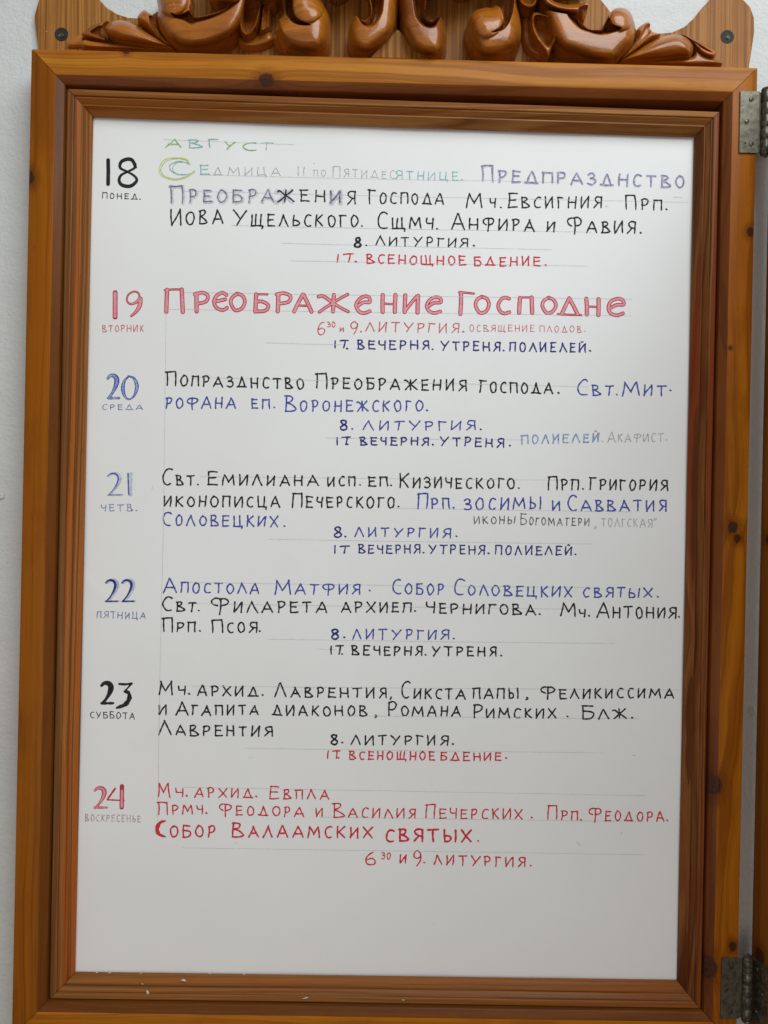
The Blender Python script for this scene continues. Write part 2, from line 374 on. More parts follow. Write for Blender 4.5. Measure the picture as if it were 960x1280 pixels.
class Ink:
    """flat strokes of ink lying on the sheet; points are given as photo pixels of the sheet"""
    def __init__(s): s.mb = MB()
    def ribbon(s, pts, wpx, lift=0, mi=0, wfun=None, press=True):
        # pts in sheet metres already
        n = len(pts)
        if n < 2: return
        vs = []; fs = []
        ph = R_.uniform(0, 6); ph2 = R_.uniform(0, 6)
        L = [0]
        for i in range(1, n): L.append(L[-1] + math.dist(pts[i][:2], pts[i - 1][:2]))
        tot = max(L[-1], 1e-6)
        wd0 = wpx * .00079
        ends = [(pts[0], -1), (pts[-1], 1)]
        P = [(p[0], p[1]) for p in pts]
        def off(i):
            a = P[max(i - 1, 0)]; b = P[min(i + 1, n - 1)]
            dx, dz = b[0] - a[0], b[1] - a[1]; l = math.hypot(dx, dz) or 1
            return dx / l, dz / l
        row = []
        for i in range(n):
            t = L[i] / tot
            wv = wd0 * (wfun(t) if wfun else 1)
            if press: wv *= 1 + .13 * math.sin(ph + L[i] * 900) + .07 * math.sin(ph2 + L[i] * 2300) + (.10 * (1 - t) - .05)
            tx, tz = off(i); row.append((P[i], (tx, tz), wv * .5))
        # start cap, body, end cap
        def addrow(c, nrm, h): vs.append((c[0] - nrm[1] * h, c[1] + nrm[0] * h)); vs.append((c[0] + nrm[1] * h, c[1] - nrm[0] * h))
        c, tn, h = row[0]; addrow((c[0] - tn[0] * h * .85, c[1] - tn[1] * h * .85), tn, h * .45); addrow((c[0] - tn[0] * h * .45, c[1] - tn[1] * h * .45), tn, h * .86)
        for c, tn, h in row: addrow(c, tn, h)
        c, tn, h = row[-1]; addrow((c[0] + tn[0] * h * .45, c[1] + tn[1] * h * .45), tn, h * .86); addrow((c[0] + tn[0] * h * .85, c[1] + tn[1] * h * .85), tn, h * .45)
        m = len(vs) // 2
        V = [(x, -(pdep(x, z) + .00010 + lift * .000018), z) for x, z in vs]
        for k in range(m - 1): fs.append((2 * k, 2 * k + 1, 2 * k + 3, 2 * k + 2))
        s.mb.add(V, fs, mi)
    def px(s, pts, wpx, lift=0, mi=0, wfun=None, smooth=False, press=True, step=2.0):
        if smooth: pts = catmull(pts, 8)
        q = [pts[0]]
        for a, b in zip(pts, pts[1:]):
            n = max(1, int(math.dist(a, b) / step))
            for k in range(1, n + 1): q.append((a[0] + (b[0] - a[0]) * k / n, a[1] + (b[1] - a[1]) * k / n))
        out = []
        for u, v in q:
            p = at(u, v, .0113); out.append((p.x, p.z))
        s.ribbon(out, wpx, lift, mi, wfun, press)
    def word(s, text, x0, y0, x1, y1, h, H=None, wpx=2.0, mi=0, jit=1.0, layers=None, contrast=None, mirror=False):
        H = H or h
        gap = .40; ws = []; tot = 0
        for k, ch in enumerate(text):
            w_ = GL[ch][0] * (1.18 * (H / h) ** .5 if k == 0 and H > h * 1.05 else 1) * (1 + R_.uniform(-.06, .06) * jit)
            ws.append(w_); tot += w_ + (gap if k < len(text) - 1 else 0)
        sc = (x1 - x0) / tot; x = x0
        for k, ch in enumerate(text):
            t = (x + ws[k] * sc / 2 - x0) / max(x1 - x0, 1)
            yb = y0 + (y1 - y0) * t + R_.uniform(-.35, .35) * jit
            hh = (H if k == 0 else h) * (1 + R_.uniform(-.05, .05) * jit)
            sl = R_.uniform(-.05, .06) * jit
            gx = ws[k] * sc / GL[ch][0]
            if ch in '.·': gx = hh
            tilt = (y1 - y0) / max(x1 - x0, 1)
            jw = [R_.uniform(-.035, .035) * jit for _ in range(40)]; ji = 0
            for si, (sm, pts) in enumerate(GL[ch][1]):
                Q = []
                for (a, b) in pts:
                    a2 = a + jw[ji % 40]; b2 = b + jw[(ji + 1) % 40]; ji += 2
                    if mirror: a2 = GL[ch][0] - a2
                    uu = x + a2 * gx + (b2 - .5) * hh * sl; Q.append((uu, yb - b2 * hh + (uu - x) * tilt))
                if not sm and len(Q) == 2 and len(pts) == 2 and ch not in '.·':      # hand-drawn lines bow a little
                    mx = ((Q[0][0] + Q[1][0]) / 2, (Q[0][1] + Q[1][1]) / 2); dx, dy = Q[1][0] - Q[0][0], Q[1][1] - Q[0][1]
                    bw = R_.uniform(-.045, .045) * jit; Q = [Q[0], (mx[0] - dy * bw, mx[1] + dx * bw), Q[1]]
                wq = wpx * (1.25 if ch in '.·' else 1)
                if contrast:
                    (ax, ay), (bx, by) = Q[0], Q[-1]
                    vert = abs(by - ay) / (math.hypot(bx - ax, by - ay) + 1e-6) if not sm else .75
                    wq = wpx * (contrast + (1 - contrast) * vert)
                if layers:
                    for li, (dw, lmi, du, dv) in enumerate(layers):
                        s.px([(a + du, b + dv) for a, b in Q], max(wq + dw, .7), si + li * 8, lmi, None, len(Q) > 2, press=not contrast)
                else:
                    s.px(Q, wq, si, mi, None, len(Q) > 2)
            x += (ws[k] + gap) * sc
    def done(s, name, mats, label=None):
        if not s.mb.v: return
        o = s.mb.build(name, mats, paper)
        if label: o['label'] = label
        return o
_ink = {}
def ink(c, pale=.0, name='ink', gran=600.0, rough=.55):
    key = (c, pale)
    if key in _ink: return _ink[key]
    g = G(name); a = g.noise(g.co, gran, 3, .7); b = g.noise(g.co, 140.0, 2, .6)
    f = g.m('MULTIPLY', g.m('ADD', g.ss(a, .42, .62), g.m('MULTIPLY', g.ss(b, .4, .7), .5)), pale, clamp=True)
    _ink[key] = g.set(Base_Color=g.mix(f, c, (.84, .84, .84)), Roughness=rough, Specular_IOR_Level=.12)
    return _ink[key]
BLACK = ink((.012, .012, .015), .03, 'black_marker'); BLACKT = ink((.035, .035, .042), .25, 'black_pen')
NAVY = ink((.018, .024, .20), .05, 'navy_marker'); BLUE = ink((.034, .052, .36), .10, 'blue_marker'); BLUE2 = ink((.075, .11, .40), .35, 'light_blue_marker')
REDI = ink((.64, .018, .045), .06, 'red_marker'); RED2 = ink((.62, .060, .085), .22, 'red_pencil'); REDT = ink((.50, .13, .14), .45, 'pale_red_pencil')
PENC = ink((.28, .285, .30), .5, 'graphite', 900.0); TEAL = ink((.10, .42, .42), .45, 'teal_pencil'); GREEN = ink((.10, .38, .14), .45, 'green_pencil')
YEL = ink((.62, .62, .08), .35, 'yellow_pencil'); YG = ink((.30, .50, .08), .4, 'yellow_green_pencil')
PURP2 = ink((.085, .08, .14), .3, 'violet_grey_pencil'); PURP = ink((.17, .155, .33), .35, 'purple_pencil'); HALO = ink((.55, .55, .64), .6, 'lavender_smudge'); SKY = ink((.12, .24, .46), .45, 'pale_blue_marker')
PINK = ink((.80, .25, .31), .25, 'pink_pencil'); DRED = ink((.52, .014, .044), .05, 'dark_red_marker'); PBLUE = ink((.16, .24, .55), .45, 'blue_pencil')
MAUVE = ink((.36, .16, .16), .5, 'mauve_pencil'); GUIDE = ink((.53, .535, .54), .6, 'guide_pencil', 900.0); SHADE = ink((.40, .46, .68), .55, 'pale_blue_shade')
GHOST = ink((.83, .832, .835), .6, 'show_through', 500.0)

RG = {'a': (100, 160, 4), 'b': (340, 160, 4), 'c': (580, 160, 3.2), 'd': (100, 350, 4), 'e': (340, 350, 4), 'f': (580, 350, 3.2),
      'g': (100, 580, 4), 'h': (340, 580, 4), 'i': (580, 580, 3.2), 'j': (100, 710, 4), 'k': (340, 710, 4), 'l': (580, 710, 3.2),
      'm': (100, 840, 4), 'n': (340, 840, 4), 'o': (580, 840, 3.2), 'p': (100, 970, 4), 'q': (340, 970, 4), 'r': (580, 970, 3.2)}
def rg(k, x, y): ox, oy, s_ = RG[k]; return ox + x / s_, oy + y / s_
def W(I, text, k0, x0, y0, k1, x1, y1, h, H=None, w=2.0, mi=0, **kw):
    a = rg(k0, x0, y0); b = rg(k1, x1, y1)
    I.word(text, a[0], a[1], b[0], b[1], h, H, w, mi, **kw)
def DOT(I, k, x, y, w=2.2, mi=0, ch='.'):
    a = rg(k, x, y); I.px([(a[0] - .5, a[1] - 1), (a[0] + .5, a[1] - .6)], w, 0, mi)
def line(mats, label, *words, name='handwritten_word', w=2.0):
    I = None
    for q in words:
        kw = q[-1] if isinstance(q[-1], dict) else {}
        q = q[:-1] if kw else q
        if isinstance(q[0], str) and q[0] == 'dot': DOT(I, *q[1:], **kw); continue
        if 'w' not in kw: kw['w'] = w
        if I is None or len(q[0]) > 1: 
            if I: I.done(name, mats, label)
            I = Ink()
        elif not (kw.get('mi', 0) or q[0] in 'Ч,„“'):
            I.done(name, mats, label); I = Ink()
        W(I, *q, **kw)
    return I.done(name, mats, label)

# 18
I = Ink()
W(I, 'А', 'a', 428, 97, 'a', 508, 95, 10, layers=[(0, 0, 0, .8), (0, 1, 0, 0)], w=1.2)
W(I, 'ВГ', 'a', 545, 100, 'a', 688, 96, 10, layers=[(0, 1, .6, .2), (0, 2, 0, 0)], w=1.1)
W(I, 'У', 'a', 722, 107, 'a', 778, 107, 9.5, layers=[(0, 0, .6, .8), (0, 1, 0, 0)], w=1.1)
W(I, 'С', 'a', 812, 110, 'a', 885, 110, 9.5, layers=[(0, 0, -.8, .3), (0, 1, 0, 0)], w=1.3)
W(I, 'Т', 'a', 902, 110, 'a', 968, 111, 9, w=1.1, mi=2)
I.done('handwritten_word', [YEL, GREEN, TEAL], 'month name in green and yellow pencil')
I = Ink()
I.px([rg('a', *p) for p in ((548, 178), (530, 155), (480, 148), (420, 160), (396, 205), (410, 240), (470, 260), (530, 248), (575, 220))], 1.5, 0, 0, None, True)
I.px([rg('a', *p) for p in ((550, 184), (528, 160), (480, 153), (428, 168), (404, 206), (420, 238), (472, 254), (528, 243), (572, 214))], 1.1, 2, 1, None, True)
I.px([rg('a', *p) for p in ((545, 180), (500, 166), (455, 180), (450, 205), (478, 228), (520, 234), (560, 226))], 1.4, 1, 2, None, True)
I.px([rg('a', *p) for p in ((535, 172), (490, 172), (466, 190), (466, 212), (490, 230), (540, 232))], .9, 3, 2, None, True)
W(I, 'Е', 'a', 600, 232, 'a', 645, 232, 11, w=1.5, mi=2)
W(I, 'ДМИЦА', 'a', 665, 236, 'b', 42, 238, 10, w=1.0, mi=3)
W(I, 'II', 'b', 127, 237, 'b', 165, 237, 11, w=1.0, mi=3); W(I, 'ПО', 'b', 207, 240, 'b', 268, 241, 8, w=.9, mi=3)
W(I, 'ПЯТИДЕС', 'b', 303, 240, 'b', 612, 252, 9.5, 13, w=.95, mi=3); W(I, 'ЯТНИЦЕ', 'b', 618, 252, 'b', 930, 262, 10, w=1.35, mi=2)
DOT(I, 'b', 950, 260, 1.4, 3)
I.done('handwritten_word', [YEL, YG, TEAL, PENC], 'grey and teal pencil line opening with a double yellow and blue letter')
hl = [(3.4, 1, .8, .8), (0, 0, 0, 0)]
I = Ink()
W(I, 'ПРЕДПРАЗДНСТВО', 'c', 70, 212, 'c', 880, 237, 14, 19, w=1.9, layers=[(1.2, 1, .3, .3), (0, 0, 0, 0)])
I.done('handwritten_word', [PURP, HALO], 'large purple pencil word')
I = Ink()
W(I, 'ПРЕОБРА', 'a', 450, 374, 'b', 10, 368, 15.5, 21, w=1.5, layers=[(3.0, 1, .8, .7), (0, 0, 0, 0)])
W(I, 'Ж', 'b', 28, 370, 'b', 108, 368, 15, w=2.0, layers=[(3.2, 1, -1.5, .6), (0, 2, 0, 0)])
I.done('handwritten_word', [PURP2, HALO, BLACK], 'smudged grey lettering with a lavender halo')
line([BLACK], None, ('ЕН', 'b', 140, 364, 'b', 265, 367, 14), ('Я', 'b', 375, 379, 'b', 418, 379, 15), ('ГОСПОДА', 'b', 483, 375, 'b', 860, 380, 13.5, 17.5),
     ('М', 'c', 12, 316, 'c', 73, 316, 17.5), ('Ч', 'c', 103, 318, 'c', 126, 318, 12), ('dot', 'c', 148, 320), ('ЕВСИГНИЯ', 'c', 175, 318, 'c', 550, 319, 13.5, 17), ('ПРП', 'c', 645, 325, 'c', 790, 330, 13, 17), ('dot', 'c', 810, 328))
I = Ink(); W(I, 'И', 'b', 290, 376, 'b', 345, 376, 14.5, w=2.2, layers=[(3.6, 1, .8, .6), (0, 0, 0, 0)]); DOT(I, 'c', 570, 316, 1.8, 2); I.done('handwritten_word', [PURP2, HALO, PENC], 'smudged purple letter')
line([BLACK], None, ('ИОВА', 'a', 455, 487, 'a', 712, 477, 16.5, 20), ('УЩЕЛЬСКОГО', 'a', 768, 488, 'b', 430, 492, 14, 19), ('dot', 'b', 450, 493), ('СЩМЧ', 'b', 525, 500, 'b', 805, 504, 13, 21), ('dot', 'b', 826, 506),
     ('АНФИРА', 'b', 897, 503, 'c', 282, 412, 14, 19), ('И', 'c', 332, 413, 'c', 364, 414, 12.5), ('ФАВИЯ', 'c', 415, 417, 'c', 685, 421, 14, 18), ('dot', 'c', 707, 422), w=2.1)
line([BLACK], None, ('8', 'b', 413, 596, 'b', 445, 596, 12, {'w': 2.8}), ('dot', 'b', 472, 590), ('ЛИТУРГИЯ', 'b', 520, 586, 'c', 15, 475, 11), ('dot', 'c', 40, 473), w=1.8)
line([REDI], None, ('17', 'b', 325, 671, 'b', 408, 670, 10), ('dot', 'b', 420, 672), ('ВСЕНОЩНОЕ', 'b', 472, 676, 'c', 6, 548, 11), ('БДЕНИЕ', 'c', 40, 549, 'c', 305, 552, 11), ('dot', 'c', 327, 551, 2.4), w=1.9)
I = Ink()
I.px([rg('a', 141, 160), rg('a', 142, 222), rg('a', 141, 282)], 5.0, press=False)
I.px([rg('a', *p) for p in ((278, 196), (262, 162), (236, 156), (206, 170), (202, 200), (240, 220), (272, 240), (284, 262), (262, 286), (238, 292), (208, 284), (196, 262), (206, 236), (240, 218), (272, 200), (276, 180))], 3.9, 1, 0, lambda t: 1 + .25 * math.sin(t * 12.5), True, False)
W(I, 'ПОНЕД', 'a', 112, 352, 'a', 288, 357, 6.8, w=1.1); DOT(I, 'a', 300, 359, 1.3)
I.done('date_heading', [BLACK], 'bold black date 18 with weekday below')
# 19
I = Ink()
I.px([rg('d', 176, 62), rg('d', 175, 186)], 6.4, 0, 0, press=False); I.px([rg('d', 176, 66), rg('d', 175, 182)], 4.0, 8, 1, press=False)
P9 = [rg('d', *p) for p in ((300, 95), (292, 66), (268, 58), (240, 76), (236, 106), (256, 120), (286, 108), (302, 90), (298, 128), (280, 158), (256, 180))]
I.px(P9, 3.4, 1, 0, lambda t: .75 + 1.0 * math.exp(-((t - .75) / .2) ** 2), True, False); I.px(P9, 1.8, 9, 1, lambda t: .3 + 1.8 * math.exp(-((t - .75) / .2) ** 2), True, False)
W(I, 'ВТОРНИК', 'd', 112, 259, 'd', 318, 256, 7.6, w=1.1, mi=2)
I.done('date_heading', [DRED, PINK, RED2], 'outlined red date 19 with weekday below')
tl = [(0, 0, 0, 0), (-2.3, 1, .1, .1)]
I = Ink()
for (t, k0, x0, y0, k1, x1, y1, h) in (('П', 'd', 425, 160, 'd', 516, 160, 28), ('Р', 'd', 575, 158, 'd', 645, 158, 23), ('Є', 'd', 668, 150, 'd', 733, 150, 21), ('О', 'd', 752, 152, 'd', 826, 152, 21), ('Б', 'd', 872, 158, 'd', 942, 158, 22),
        ('Р', 'e', 22, 158, 'e', 98, 158, 22), ('А', 'e', 110, 158, 'e', 198, 158, 21.5), ('Ж', 'e', 232, 160, 'e', 384, 160, 22), ('е', 'e', 422, 166, 'e', 492, 166, 21.5), ('Н', 'e', 549, 162, 'e', 620, 162, 21.5), ('И', 'e', 660, 162, 'e', 733, 162, 21.5), ('е', 'e', 775, 166, 'e', 846, 166, 20.5),
        ('Г', 'e', 935, 167, 'f', 38, 135, 26), ('О', 'f', 43, 131, 'f', 101, 131, 20.5), ('С', 'f', 134, 133, 'f', 182, 133, 20), ('П', 'f', 218, 132, 'f', 274, 132, 19.5), ('О', 'f', 310, 132, 'f', 368, 132, 19.5), ('Д', 'f', 374, 140, 'f', 468, 141, 21.5), ('Н', 'f', 487, 138, 'f', 541, 139, 20), ('е', 'f', 576, 141, 'f', 640, 141, 20.5)):
    W(I, t, k0, x0, y0, k1, x1, y1, h, w=5.7, layers=tl, contrast=.5, jit=.5)
I.done('title_line', [DRED, PINK], 'large outlined red title line')
line([RED2], None, ('6', 'e', 226, 272, 'e', 264, 272, 16.5, {'w': 1.6}), ('30', 'e', 277, 235, 'e', 315, 236, 6.2, {'w': 1.3}), ('И', 'e', 339, 258, 'e', 358, 259, 4.8, {'w': 1.4}), ('9', 'e', 390, 270, 'e', 432, 270, 15, {'w': 1.6}), ('dot', 'e', 445, 262),
     ('ЛИТУРГИЯ', 'e', 470, 258, 'e', 935, 264, 11.5), ('dot', 'e', 957, 262), ('ОСВЯЩЕНИЕ', 'f', 22, 206, 'f', 280, 207, 8, {'w': 1.0}), ('ПЛОДОВ', 'f', 303, 207, 'f', 470, 209, 7.6, {'w': 1.0}), ('dot', 'f', 484, 208, 1.2), w=1.6)
line([NAVY], None, ('17', 'e', 312, 340, 'e', 380, 340, 9), ('dot', 'e', 376, 346), ('ВЕЧЕРНЯ', 'e', 428, 345, 'e', 785, 348, 10.5), ('dot', 'e', 803, 350), ('УТРЕНЯ', 'e', 845, 350, 'f', 145, 284, 11), ('dot', 'f', 158, 285), ('ПОЛИЕЛЕЙ', 'f', 182, 284, 'f', 487, 289, 11), ('dot', 'f', 504, 286), w=2.0)
# 20
def two(I, k, dx, dy, sx, sy, w0, lift, mi, du=0):
    P = [rg(k, dx + sx * a + du, dy + sy * b) for a, b in ((.02, .12), (.25, .0), (.6, .02), (.78, .2), (.66, .48), (.36, .78), (.08, .97))]
    I.px(P, w0, lift, mi, lambda t: .7 + .65 * math.sin(min(t * 1.25, 1) * math.pi) ** 1.5, True, False)
    I.px([rg(k, dx + sx * .02 + du, dy + sy * .97), rg(k, dx + sx * .97 + du, dy + sy * .965)], w0 * .62, lift + 1, mi)
I = Ink()
two(I, 'd', 137, 478, 60, 116, 5.0, 0, 0); two(I, 'd', 137, 478, 60, 116, 2.4, 8, 1)
P0 = [rg('d', *p) for p in ((246, 480), (222, 504), (214, 545), (226, 584), (248, 596), (272, 576), (284, 532), (270, 492), (240, 480))]
I.px(P0, 3.6, 2, 0, lambda t: .6 + .8 * math.sin(t * 6.28) ** 2, True, False); I.px(P0, 2.2, 10, 1, lambda t: .15 + 1.1 * math.sin(t * 6.28) ** 2, True, False)
W(I, 'СРЕДА', 'd', 112, 648, 'd', 312, 649, 6.2, w=1.1, mi=2)
I.done('date_heading', [BLUE, PBLUE, BLUE2], 'outlined blue date 20 with weekday below')
line([BLACK], None, ('ПОПРАЗДНСТВО', 'd', 430, 526, 'e', 158, 545, 12.5, 17), ('ПРЕОБРАЖЕНИЯ', 'e', 220, 542, 'f', 10, 442, 13, 18), ('ГОСПОДА', 'f', 62, 448, 'f', 355, 455, 12.5, 15), ('dot', 'f', 378, 454, 2.5), w=2.1)
line([BLUE], None, ('СВТ', 'f', 455, 460, 'f', 598, 461, 12, 19), ('dot', 'f', 611, 461), ('МИТ', 'f', 635, 462, 'f', 808, 463, 12.5, 18), ('dot', 'f', 826, 444), w=2.0)
line([BLUE], None, ('РОФАНА', 'd', 430, 642, 'd', 778, 640, 13), ('ЕП', 'd', 857, 642, 'd', 948, 642, 12), ('dot', 'e', 12, 640), ('ВОРОНЕЖСКОГО', 'e', 65, 655, 'e', 755, 655, 13, 18), ('dot', 'e', 775, 655), w=2.0)
line([NAVY, BLUE], None, ('8', 'e', 341, 750, 'e', 378, 750, 12, {'w': 2.4}), ('dot', 'e', 402, 748), ('ЛИТУРГИЯ', 'e', 458, 750, 'f', 45, 600, 11, {'mi': 1}), ('dot', 'f', 67, 600), w=1.9)
line([NAVY, SKY, PENC, PBLUE], None, ('17', 'e', 323, 824, 'e', 392, 822, 9), ('dot', 'e', 378, 825), ('ВЕЧЕРНЯ', 'e', 440, 824, 'e', 783, 827, 9.5), ('dot', 'e', 805, 827), ('УТРЕНЯ', 'e', 842, 826, 'f', 160, 668, 10.5), ('dot', 'f', 184, 665),
     ('ПОЛИЕЛЕЙ', 'f', 230, 657, 'f', 540, 648, 10.5, {'mi': 1}), ('dot', 'f', 554, 648, 1.4, 2), ('АКАФИСТ', 'f', 575, 648, 'f', 798, 645, 9.5, 13, {'mi': 2, 'w': 1.2}), ('dot', 'f', 811, 642, 1.4, 2), w=2.0)
# 21
I = Ink()
two(I, 'g', 135, 48, 72, 110, 3.4, 0, 1, 8); two(I, 'g', 135, 48, 72, 110, 1.5, 8, 0)
I.px([rg('g', 254, 50), rg('g', 252, 154)], 4.2, 0, 1); I.px([rg('g', 240, 47), rg('g', 243, 152)], 1.7, 8, 0)
W(I, 'ЧЕТВ', 'g', 105, 234, 'g', 262, 235, 7.8, w=1.2, mi=2); DOT(I, 'g', 281, 236, 1.5, 2)
I.done('date_heading', [BLUE, SHADE, BLUE2], 'blue date 21 with pale blue shading, weekday below')
line([BLACK], None, ('СВТ', 'g', 412, 103, 'g', 572, 106, 12, 20), ('dot', 'g', 590, 106), ('ЕМИЛИАНА', 'g', 637, 104, 'h', 230, 108, 12.5, 17), ('ИСП', 'h', 280, 110, 'h', 415, 110, 11), ('dot', 'h', 441, 108), ('ЕП', 'h', 483, 110, 'h', 578, 110, 11), ('dot', 'h', 596, 110),
     ('КИЗИЧЕСКОГО', 'h', 637, 117, 'i', 200, 99, 12.5, 17.5), ('dot', 'i', 219, 99), ('ПРП', 'i', 338, 102, 'i', 458, 103, 12, 16), ('dot', 'i', 476, 102), ('ГРИГОРИЯ', 'i', 503, 101, 'i', 815, 105, 12.5, 15), w=2.1)
line([BLACK, BLUE], None, ('ИКОНОПИСЦА', 'g', 420, 211, 'h', 38, 215, 12.5), ('ПЕЧЕРСКОГО', 'h', 103, 216, 'h', 612, 219, 13, 18), ('dot', 'h', 633, 216), ('ПРП', 'h', 728, 221, 'h', 885, 222, 12, 18, {'mi': 1}), ('dot', 'h', 908, 222, 2.2, 1),
     ('ЗОСИМЫ', 'i', 0, 184, 'i', 305, 178, 13.5, {'mi': 1}), ('И', 'i', 353, 184, 'i', 384, 184, 11, {'mi': 1}), ('САВВАТИЯ', 'i', 415, 187, 'i', 810, 188, 13, 18, {'mi': 1}), w=2.1)
line([BLUE, BLACKT, PENC], None, ('СОЛОВЕЦКИХ', 'g', 412, 307, 'h', 30, 312, 12.5, 17.5), ('dot', 'h', 63, 314), ('ИКОНЫ', 'i', 40, 240, 'i', 203, 238, 8.8, {'mi': 1, 'w': 1.4}), ('БОГОМАТЕРИ', 'i', 225, 243, 'i', 500, 247, 9, 14, {'mi': 1, 'w': 1.3}),
     ('„', 'i', 520, 252, 'i', 532, 252, 11, {'mi': 2, 'w': 1.1}), ('ТОЛГСКАЯ', 'i', 550, 249, 'i', 752, 254, 10, {'mi': 2, 'w': 1.1}), ('“', 'i', 758, 253, 'i', 772, 253, 10, {'mi': 2, 'w': 1.1}), w=2.0)
line([NAVY, BLUE], None, ('8', 'h', 310, 368, 'h', 350, 368, 13, {'w': 2.2}), ('dot', 'h', 367, 366), ('ЛИТУРГИЯ', 'h', 415, 362, 'h', 893, 368, 11, {'mi': 1}), ('dot', 'h', 922, 364), w=1.9)
line([NAVY], None, ('17', 'h', 312, 446, 'h', 386, 446, 9.5), ('dot', 'h', 362, 446), ('ВЕЧЕРНЯ', 'h', 432, 445, 'h', 740, 446, 10), ('dot', 'h', 757, 446), ('УТРЕНЯ', 'h', 785, 447, 'i', 83, 360, 10.5), ('dot', 'i', 98, 360), ('ПОЛИЕЛЕЙ', 'i', 125, 361, 'i', 430, 364, 10.5), ('dot', 'i', 446, 364), w=1.9)
# 22
I = Ink()
for dx in (126, 207):
    two(I, 'j', dx, 62, 64, 108, 4.4, 0, 1, 8); two(I, 'j', dx, 62, 64, 108, 2.6, 8, 0)
W(I, 'ПЯТНИЦА', 'j', 84, 250, 'j', 328, 255, 8, w=1.2, mi=2)
I.done('date_heading', [NAVY, SHADE, BLUE2], 'navy date 22 with pale shading, weekday below')
line([BLUE], None, ('АПОСТОЛА', 'j', 415, 121, 'j', 895, 128, 12, 19), ('МАТФИЯ', 'k', 15, 131, 'k', 440, 131, 12, 17), ('dot', 'k', 489, 116), ('СОБОР', 'k', 603, 129, 'k', 858, 132, 13, 18.5), ('СОЛОВЕЦКИХ', 'k', 910, 134, 'l', 432, 115, 12, 20), ('СВЯТЫХ', 'l', 478, 115, 'l', 752, 118, 11.5), ('dot', 'l', 776, 118), w=2.0)
line([BLACK], None, ('СВТ', 'j', 413, 213, 'j', 578, 216, 11, 18), ('dot', 'j', 594, 216), ('ФИЛАРЕТА', 'j', 658, 222, 'k', 275, 221, 13, 18), ('АРХИЕП', 'k', 348, 220, 'k', 695, 221, 12), ('dot', 'k', 715, 218), ('ЧЕРНИГОВА', 'k', 770, 223, 'l', 285, 187, 12, 14), ('dot', 'l', 303, 187),
     ('М', 'l', 388, 190, 'l', 445, 192, 16), ('Ч', 'l', 460, 195, 'l', 483, 196, 9.5), ('dot', 'l', 501, 194), ('АНТОНИЯ', 'l', 533, 198, 'l', 848, 201, 13, 19), ('dot', 'l', 860, 198), w=2.1)
line([BLACK], None, ('ПРП', 'j', 413, 319, 'j', 578, 320, 11.5, 16.5), ('dot', 'j', 600, 318), ('ПСОЯ', 'j', 658, 321, 'j', 884, 322, 12, 16), ('dot', 'j', 899, 319), w=2.1)
line([NAVY, BLUE], None, ('8', 'k', 295, 355, 'k', 335, 355, 13, {'w': 2.5}), ('dot', 'k', 362, 350), ('ЛИТУРГИЯ', 'k', 403, 355, 'k', 885, 357, 11.5, {'mi': 1}), ('dot', 'k', 909, 356), w=1.9)
line([BLACK], None, ('17', 'k', 293, 430, 'k', 356, 430, 10), ('dot', 'k', 350, 433), ('ВЕЧЕРНЯ', 'k', 398, 434, 'k', 750, 438, 11), ('dot', 'k', 768, 437), ('УТРЕНЯ', 'k', 800, 439, 'l', 130, 353, 11), ('dot', 'l', 149, 353), w=2.1)
# 23
I = Ink()
two(I, 'm', 106, 56, 62, 104, 5.6, 0, 0)
I.px([rg('m', 196, 60), rg('m', 226, 62), rg('m', 258, 58)], 3.0, 2, 0)
I.px([rg('m', 256, 60), rg('m', 222, 98)], 2.2, 3, 0)
I.px([rg('m', *p) for p in ((222, 98), (242, 104), (246, 132), (226, 162), (182, 180))], 4.6, 4, 0, lambda t: .7 + .6 * math.sin(t * 3.14), True)
W(I, 'СУББОТА', 'm', 52, 229, 'm', 272, 235, 7.6, w=1.15)
I.done('date_heading', [BLACK], 'bold black date 23 with weekday below')
line([BLACK], None, ('М', 'm', 397, 112, 'm', 464, 112, 17), ('Ч', 'm', 490, 112, 'm', 524, 112, 11), ('dot', 'm', 546, 112), ('АРХИД', 'm', 590, 115, 'm', 890, 122, 12), ('dot', 'm', 913, 118, 2.4), ('ЛАВРЕНТИЯ', 'n', 12, 123, 'n', 572, 128, 12, 17.5), (',', 'n', 586, 128, 'n', 600, 128, 8), ('СИКСТА', 'n', 648, 128, 'o', 5, 108, 12, 19),
     ('ПАПЫ', 'o', 35, 105, 'o', 215, 106, 12), (',', 'o', 246, 105, 'o', 256, 105, 8), ('ФЕЛИКИССИМА', 'o', 308, 106, 'o', 838, 104, 11.5, 15), w=2.1)
line([BLACK], None, ('И', 'm', 395, 211, 'm', 432, 211, 12), ('АГАПИТА', 'm', 480, 215, 'm', 893, 214, 12, 16.5), ('ДИАКОНОВ', 'n', 0, 216, 'n', 475, 219, 12), (',', 'n', 512, 220, 'n', 526, 220, 9), ('РОМАНА', 'n', 582, 219, 'n', 943, 220, 12, 17), ('РИМСКИХ', 'o', 38, 183, 'o', 368, 183, 11.5, 16), ('dot', 'o', 414, 180), ('БЛЖ', 'o', 472, 187, 'o', 648, 186, 12, 15.5), ('dot', 'o', 673, 186, 2.4), w=2.1)
line([BLACK], None, ('ЛАВРЕНТИЯ', 'm', 392, 315, 'm', 962, 320, 12, 18), w=2.1)
line([BLACK], None, ('8', 'n', 293, 362, 'n', 330, 362, 13, {'w': 2.4}), ('dot', 'n', 351, 356), ('ЛИТУРГИЯ', 'n', 397, 363, 'n', 880, 366, 11.5), ('dot', 'n', 905, 363), w=2.0)
